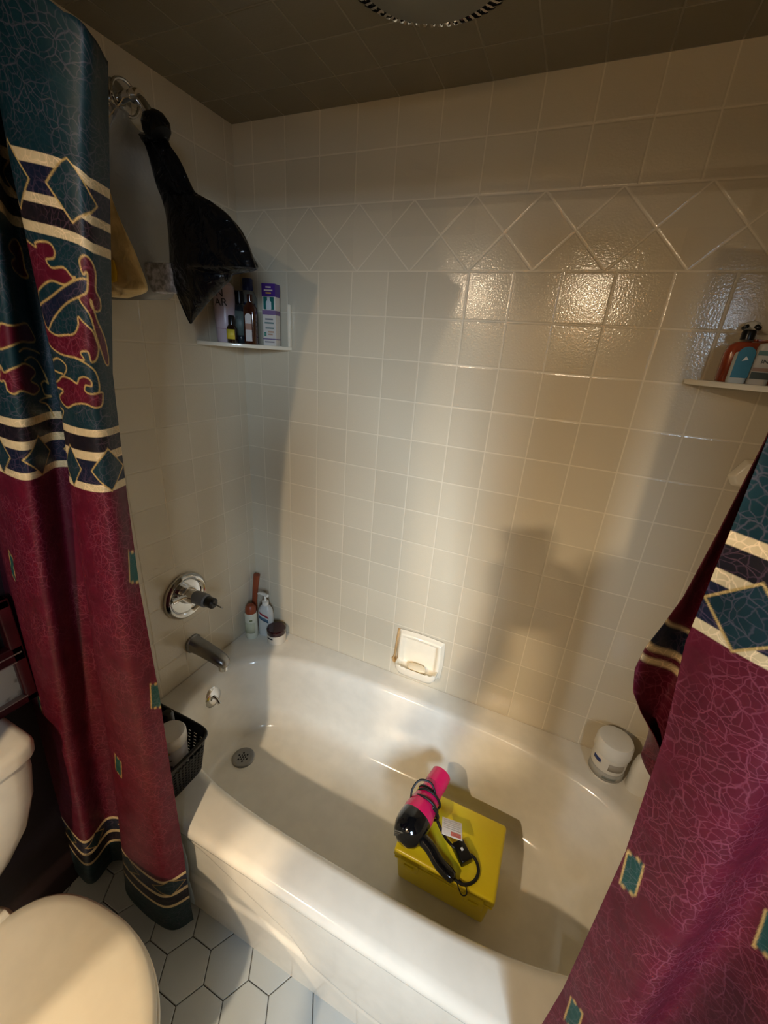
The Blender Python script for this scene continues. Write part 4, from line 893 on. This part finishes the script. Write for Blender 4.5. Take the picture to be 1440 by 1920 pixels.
def curtain_sheet(name, cols, z0, z1, W, parent, motifs, diamonds, nu=340, dz=.003, sag=None, shift=0., wig=.0, wseed=1, low=True, qoff=0, flap=False):
    """cols: list of (depth spec, outline points) -> vertical guide lines of the folded cloth, right edge first"""
    Zq = np.concatenate([np.arange(z0, min(.30, z1), .0016), np.arange(max(z0, .30), min(1.25, z1), .005), np.arange(max(z0, 1.25), min(1.75, z1), .0013), np.arange(max(z0, 1.75), z1, .005)]) if dz < .0035 else np.arange(z0, z1, dz); nz = len(Zq)
    gx, gy = [], []
    for ys, pts in cols:
        sk = len(gx)/(len(cols)-1); ZL = Zq if sag is None else Zq - sag(sk, Zq)
        if callable(pts): gx.append(np.array([pts(z) for z in ZL]))
        else:
            zz = []; xx = []
            for (u, v_) in pts:
                yv = ys(0) if callable(ys) else ys
                p = at(u, v_, 1, yv); zz.append(p.z); xx.append(p.x)
            o_ = np.argsort(zz); gx.append(np.interp(ZL, np.array(zz)[o_], np.array(xx)[o_]))
        gy.append(np.array([ys(z) if callable(ys) else ys for z in Zq]))
    gx = np.array(gx); gy = np.array(gy); nk = len(cols)
    s_ = np.linspace(0, nk-1, nu); i0 = np.clip(s_.astype(int), 0, nk-2); t_ = (s_-i0)[:, None]
    def cr(G):
        a = G[np.clip(i0-1, 0, nk-1)]; b_ = G[i0]; c_ = G[i0+1]; d_ = G[np.clip(i0+2, 0, nk-1)]
        return 0.5*(2*b_+(c_-a)*t_+(2*a-5*b_+4*c_-d_)*t_**2+(3*b_-3*c_+d_-a)*t_**3)
    X = cr(gx); Y = cr(gy)
    ss = (s_/(nk-1))[:, None]
    rs = np.random.RandomState(wseed)
    for k in range(5):
        Y = Y + wig/(k+1)*np.sin(ss*(9+7*k)+Zq[None]*(2+2.3*k)*rs.uniform(.6, 1.4)+rs.uniform(0, 6))
    Zz = np.repeat(Zq[None], nu, 0)
    Q = Zz-qoff
    if sag is not None: Zz = Zz - sag(ss, Zq[None])
    # arc length across the cloth, averaged over height
    dl = np.hypot(np.diff(X, axis=0), np.diff(Y, axis=0)).mean(1); U1 = np.concatenate([[0], np.cumsum(dl)]); U = np.repeat(U1[:, None], nz, 1)
    col = cloth_colour(U, Q, motifs, diamonds, shift, low, flap)
    off = origin_of(parent)
    co = np.stack([X-off.x, Y-off.y, Zz-off.z], -1).reshape(-1, 3).astype(np.float32)
    me = bpy.data.meshes.new(name); nvt = nu*nz; me.vertices.add(nvt); me.vertices.foreach_set('co', co.ravel())
    ii, jj = np.meshgrid(np.arange(nu-1), np.arange(nz-1), indexing='ij'); a = (ii*nz+jj).ravel()
    quad = np.stack([a, a+nz, a+nz+1, a+1], 1); nf = len(quad)
    me.loops.add(nf*4); me.loops.foreach_set('vertex_index', quad.ravel().astype(np.int32)); me.polygons.add(nf)
    me.polygons.foreach_set('loop_start', np.arange(nf, dtype=np.int32)*4); me.polygons.foreach_set('loop_total', np.full(nf, 4, np.int32))
    me.update(calc_edges=True)
    uv = me.uv_layers.new(name='cloth'); uvd = np.stack([U, Q], -1).reshape(-1, 2)[quad.ravel()].astype(np.float32); uv.data.foreach_set('uv', uvd.ravel())
    ca = me.color_attributes.new('dye', 'FLOAT_COLOR', 'POINT'); rgba = np.concatenate([col.reshape(-1, 3), np.ones((nvt, 1))], 1).astype(np.float32); ca.data.foreach_set('color', rgba.ravel())
    me.shade_smooth(); me.materials.append(M_cloth)
    o = bpy.data.objects.new(name, me); C.objects.link(o); o.parent = parent
    sm = o.modifiers.new('thickness', 'SOLIDIFY'); sm.thickness = .0009; sm.offset = 0
    return o, (X, Y, Zz, U, Q)
try: MOTIFS
except NameError: MOTIFS, DIAM_L, DIAM_R = [], [], []
lc = thing('shower_curtain', 'burgundy and teal patterned shower curtain bunched at the left of the tub', 'curtain', (.3, -.76, .03))
COLS_L = [(-.745, [(197,95),(200,300),(204,480),(210,700),(235,900),(262,1100),(300,1300),(330,1500),(345,1600),(357,1690)]),
          (-.788, [(140,60),(135,300),(150,480),(165,700),(185,900),(215,1150),(258,1400),(292,1600),(305,1700)]),
          (-.785, [(4,180),(28,319),(52,438),(77,560),(102,680),(117,780),(130,900),(152,1050),(174,1200),(202,1400),(224,1560),(238,1690)]),
          (-.735, [(30,180),(56,319),(80,438),(100,560),(125,680),(140,780),(153,900),(176,1050),(200,1200),(225,1400),(242,1560),(252,1690)]),
          (-.750, [(-15,180),(10,319),(30,438),(55,560),(80,680),(95,780),(108,900),(130,1050),(152,1200),(182,1400),(206,1560),(222,1690)]),
          (-.815, [(-60,200),(-20,450),(10,700),(40,900),(78,1150),(118,1400),(150,1560),(168,1680)]),
          (-.775, [(-200,300),(-150,500),(-70,800),(-15,1000),(20,1170),(60,1330),(82,1450),(98,1560),(112,1660)]),
          (-.742, [(-160,300),(-110,500),(-40,800),(10,1000),(45,1170),(80,1330),(100,1450),(118,1560),(130,1660)])]
sagL = lambda s, z: .055*np.clip((.40-s)/.30, 0, 1)*np.clip((z-1.36)/.36, 0, 1) + .035*np.clip((.26-s)/.10, 0, 1)*np.clip((z-1.70)/.12, 0, 1)
oL, gridL = curtain_sheet('curtain_cloth', COLS_L, .035, 1.852, .5, lc, MOTIFS, DIAM_L, sag=sagL, wig=.0018, nu=460, dz=.0028)
# clear liner edge peeping out behind the curtain
nz = 60; V = []
for j in range(nz):
    z = .06+.42*j/(nz-1)
    for k in range(6):
        p = (float(np.interp(z, [.06, .4, .8, 1.66], [.372, .372, .40, .44])) - .03*k + (.010 if z < .35 else 0)*(1-k/5)*abs(math.sin(z*18)), -.7305+.002*math.sin(k*2+z*9), z)
        V.append(p)
ln = obj('curtain_liner', V, [(j*6+k, j*6+k+1, (j+1)*6+k+1, (j+1)*6+k) for j in range(nz-1) for k in range(5)], mat('liner_plastic', (190, 204, 210), .3, alpha=.75), lc, solid=.0006); ln['label'] = 'pale translucent liner edge'

rc = thing('shower_curtain', 'burgundy and teal patterned shower curtain drawn back at the right of the tub', 'curtain', (1.3, -.74, .03))
XE = lambda z: float(np.interp(z, [.03, .43, .66, .98, 1.16, 1.27, 1.45, 1.8], [1.157, 1.180, 1.191, 1.189, 1.178, 1.164, 1.162, 1.157]))
COLS_R = [(-.740, XE), (-.785, lambda z: XE(z)+.055), (-.742, lambda z: XE(z)+.115), (-.800, lambda z: XE(z)+.175), (-.745, lambda z: XE(z)+.235), (-.785, lambda z: XE(z)+.285)]
oR, gridR = curtain_sheet('curtain_cloth', COLS_R, .035, 1.815, .5, rc, MOTIFS, DIAM_R, wig=.0015, nu=440, dz=.003, shift=.010, wseed=4)
# the doubled-back flap of the same curtain behind its edge
COLS_B = [(-.690, lambda z: float(np.interp(z, [1.07,1.11,1.135,1.16,1.19,1.22,1.25,1.29,1.36,1.45,1.6], [1.215,1.190,1.170,1.155,1.149,1.151,1.158,1.166,1.172,1.178,1.18]))), (-.665, lambda z: 1.195), (-.690, lambda z: 1.225), (-.675, lambda z: 1.26)]
oB, _ = curtain_sheet('curtain_flap', COLS_B, 1.075, 1.62, .2, rc, [], [], nu=90, dz=.004, wig=.002, wseed=7, flap=True, sag=lambda s, z: .07*s*1.0)
# shower rod with hooks
rd = thing('curtain_rod', 'chrome shower curtain rod above the tub front edge', 'rod', (.76, -.752, 1.886))
MB().tube([(.001,-.752,1.886),(1.519,-.752,1.886)], .0125, 20).build('rod_tube', M_chrome, rd)
for x, s_ in ((.001,1),(1.519,-1)): MB().lathe([(.024,0),(.024,.006),(.015,.012)], (x,-.752,1.886), (s_,0,0), 30).build('end_flange', M_chrome, rd)
first = None
for x in (.06,.14,.22,.30,.38, 1.18,1.24,1.30,1.36,1.42):
    o = MB().tube([Vector((0, .020*math.sin(a), -.010+.026*math.cos(a))) for a in np.linspace(0, 2*PI, 28, endpoint=False)], .0018, 6, closed=True).build('curtain_ring', M_chrome) if first is None else first.copy()
    if first is None: first = o
    else: C.objects.link(o)
    o.location = (x, -.752, 1.886)
    tag(o, 'chrome curtain ring hung over the shower rod', 'ring', 'curtain rings on the rod')

# ------------------------------------------------------------------ vanity light bar on the opposite wall
vb = thing('vanity_light', 'brass vanity light bar with down-facing shades on the wall opposite the tub', 'light', (.62, YF, 1.97))
M_brass = mat('brass', (180,140,70), .3, 1)
MB().box((.03, YF+.001, 1.96), (1.15, YF+.03, 2.03)).build('light_bar', M_brass, vb, bevel=.005)
for bx, by, bz, e in BULBS:
    MB().tube([(bx, YF+.02, 2.00), (bx, by-.05, 2.02), (bx, by-.02, 2.045), (bx, by, bz+.045)], .007, 12).build('arm', M_brass, vb)
    MB().lathe([(0,.056),(.018,.055),(.045,.045),(.066,.012),(.072,-.029)], (bx, by, bz), n=40, cap=False).build('lamp_shade', M_brass, vb, solid=.003)

# ------------------------------------------------------------------ the person taking the picture (stands behind the camera)
def skin(name, joints, bones, m, parent, root=0):
    me = bpy.data.meshes.new(name); off = origin_of(parent)
    me.from_pydata([tuple(Vector(j[:3])-off) for j in joints], bones, []); me.update()
    o = bpy.data.objects.new(name, me); C.objects.link(o); o.parent = parent
    sk = o.modifiers.new('skin', 'SKIN'); sk.use_smooth_shade = True
    if not me.skin_vertices: me.attributes
    for i, j in enumerate(joints):
        me.skin_vertices[0].data[i].radius = (j[3], j[4] if len(j) > 4 else j[3]); me.skin_vertices[0].data[i].use_root = (i == root)
    sb = o.modifiers.new('sub', 'SUBSURF'); sb.levels = 1; sb.render_levels = 2
    me.materials.append(m); return o
cr_, cu_, cf_ = r0, -r1, r2
camv = Vector(CAM)
ph_c = camv - cr_*.024 - cu_*.056 - cf_*.0075
ph = thing('phone', 'dark phone held up behind the camera position', 'phone', tuple(ph_c))
PM = Matrix(((cr_.x, cu_.x, cf_.x, ph_c.x), (cr_.y, cu_.y, cf_.y, ph_c.y), (cr_.z, cu_.z, cf_.z, ph_c.z), (0, 0, 0, 1)))
MB().box((-.036, -.074, -.004), (.036, .074, .004), PM).build('phone_body', M_black, ph, bevel=.003)
pe = thing('person', 'person in dark clothes holding a phone with raised hands behind the camera', 'person', (1.07, -1.60, 0))
M_cloths = mat('dark_sweater', (34, 36, 48), .85); M_skin = mat('skin', (176, 128, 104), .55, noise=.05)
def hand(base, tip, side):
    """wrist to palm to five curled fingers round the phone edge"""
    J = []; Bn = []
    return J, Bn
P0 = Vector((1.46, -1.56, 0))
J = [(1.07,-1.60,.93,.14,.11),(1.07,-1.60,1.12,.13,.10),(1.08,-1.59,1.27,.155,.10),(1.09,-1.58,1.38,.06,.055),(1.10,-1.56,1.46,.052,.052),(1.12,-1.53,1.55,.075,.085),(1.12,-1.525,1.62,.062,.07),
     (.915,-1.62,1.32,.058),(.86,-1.44,1.10,.044),(.99,-1.235,1.352,.026),
     (1.245,-1.60,1.32,.058),(1.26,-1.40,1.12,.044),(1.125,-1.215,1.350,.026),
     (.98,-1.62,.90,.09),(.98,-1.60,.48,.06),(.98,-1.62,.08,.042),(.97,-1.48,.035,.035),
     (1.17,-1.60,.90,.09),(1.17,-1.57,.48,.06),(1.17,-1.60,.08,.042),(1.16,-1.46,.035,.035)]
Bn = [(0,1),(1,2),(2,3),(3,4),(4,5),(5,6),(2,7),(7,8),(8,9),(2,10),(10,11),(11,12),(0,13),(13,14),(14,15),(15,16),(0,17),(17,18),(18,19),(19,20)]
for w_i, sgn in ((9, -1), (12, 1)):
    wv_ = Vector(J[w_i][:3]); edge = ph_c + cr_*.040*sgn - cu_*.030; palm = wv_.lerp(edge, .62) - cf_*.018
    pi_ = len(J); J.append((*palm, .020)); Bn.append((w_i, pi_))
    for fi in range(5):
        up_ = (-.050 + .022*fi) if fi < 4 else -.01
        if fi < 4:
            a_ = ph_c + cr_*(.050*sgn) + cu_*up_ - cf_*.004; b2 = ph_c + cr_*(.040*sgn) + cu_*(up_+.004) + cf_*.010; c2 = ph_c + cr_*((.018+.003*(fi % 2))*sgn) + cu_*(up_+.006) + cf_*.0125
        else:
            a_ = ph_c + cr_*(.048*sgn) - cu_*.045 - cf_*.016; b2 = ph_c + cr_*(.038*sgn) - cu_*.030 - cf_*.014; c2 = ph_c + cr_*(.024*sgn) - cu_*.012 - cf_*.013
        k_ = len(J); J += [(*a_, .0085), (*b2, .0080), (*c2, .0070)]; Bn += [(pi_, k_), (k_, k_+1), (k_+1, k_+2)]
for i in range(len(J)): 
    if len(J[i]) == 4: J[i] = (*J[i], J[i][3])
skin('body', J, Bn, M_skin, pe)
# sweater and trousers a little larger than the body
Jc = [(j[0], j[1], j[2], j[3]+.012, j[4]+.012) for j in J[:21]]
keep = [0,1,2,3,7,8,10,11]; mp = {k: i for i, k in enumerate(keep)}
Jt = [Jc[k] for k in keep]+[(.965,-1.275,1.302,.040,.040),(1.15,-1.25,1.305,.040,.040)]
skin('sweater', Jt, [(mp[a], mp[b]) for a, b in ((0,1),(1,2),(2,3),(2,7),(7,8),(2,10),(10,11))]+[(mp[8], 8), (mp[11], 9)], M_cloths, pe)
kt = [0,13,14,15,17,18,19]; mt = {k: i for i, k in enumerate(kt)}
skin('trousers', [Jc[k] for k in kt], [(mt[a], mt[b]) for a, b in ((0,13),(13,14),(14,15),(0,17),(17,18),(18,19))], M_cloths, pe)
M_hair = mat('dark_hair', (30, 22, 18), .6, bump=.6, bscale=200)
MB().lathe([(0,-.055),(.05,-.05),(.078,-.02),(.086,.02),(.075,.06),(.045,.085),(0,.09)], (1.120,-1.545,1.575), (0,-.15,1), 28).build('hair', M_hair, pe)
for dx in (-.032, .028): MB().lathe([(0,-.011),(.008,-.008),(.011,0),(.008,.008),(0,.011)], (1.118+dx,-1.448,1.558), n=14).build('eye', M_white, pe)
MB().lathe([(.004,.03),(.008,.01),(.013,-.012),(0,-.018)], (1.118,-1.440,1.538), n=12).build('nose', M_skin, pe)
MB().tube([(1.095,-1.446,1.505),(1.118,-1.440,1.502),(1.140,-1.446,1.505)], .005, 8).build('mouth', mat('lips', (150,80,76), .5), pe)

# ------------------------------------------------------------------ unseen cabinet added on the left wall to block lamp light from the toilet
wc = thing('blocker_cabinet', 'unseen dark cabinet added to keep the vanity light off the toilet tank', 'cabinet', (.17, -1.35, .9))
M_wood = mat('dark_wood', (70, 44, 30), .45, noise=.25, nscale=14)
MB().box((.002, -1.50, .90), (.32, -1.20, 1.96)).build('blocker_body', M_wood, wc, bevel=.004)
dd = MB().box((.32, -1.495, .905), (.338, -1.205, 1.955)).build('door', M_wood, wc, bevel=.003)
MB().lathe([(.006,0),(.006,.012),(.013,.018),(.011,.026),(0,.028)], (.338, -1.24, 1.4), (1,0,0), 20).build('knob', M_brass, dd)
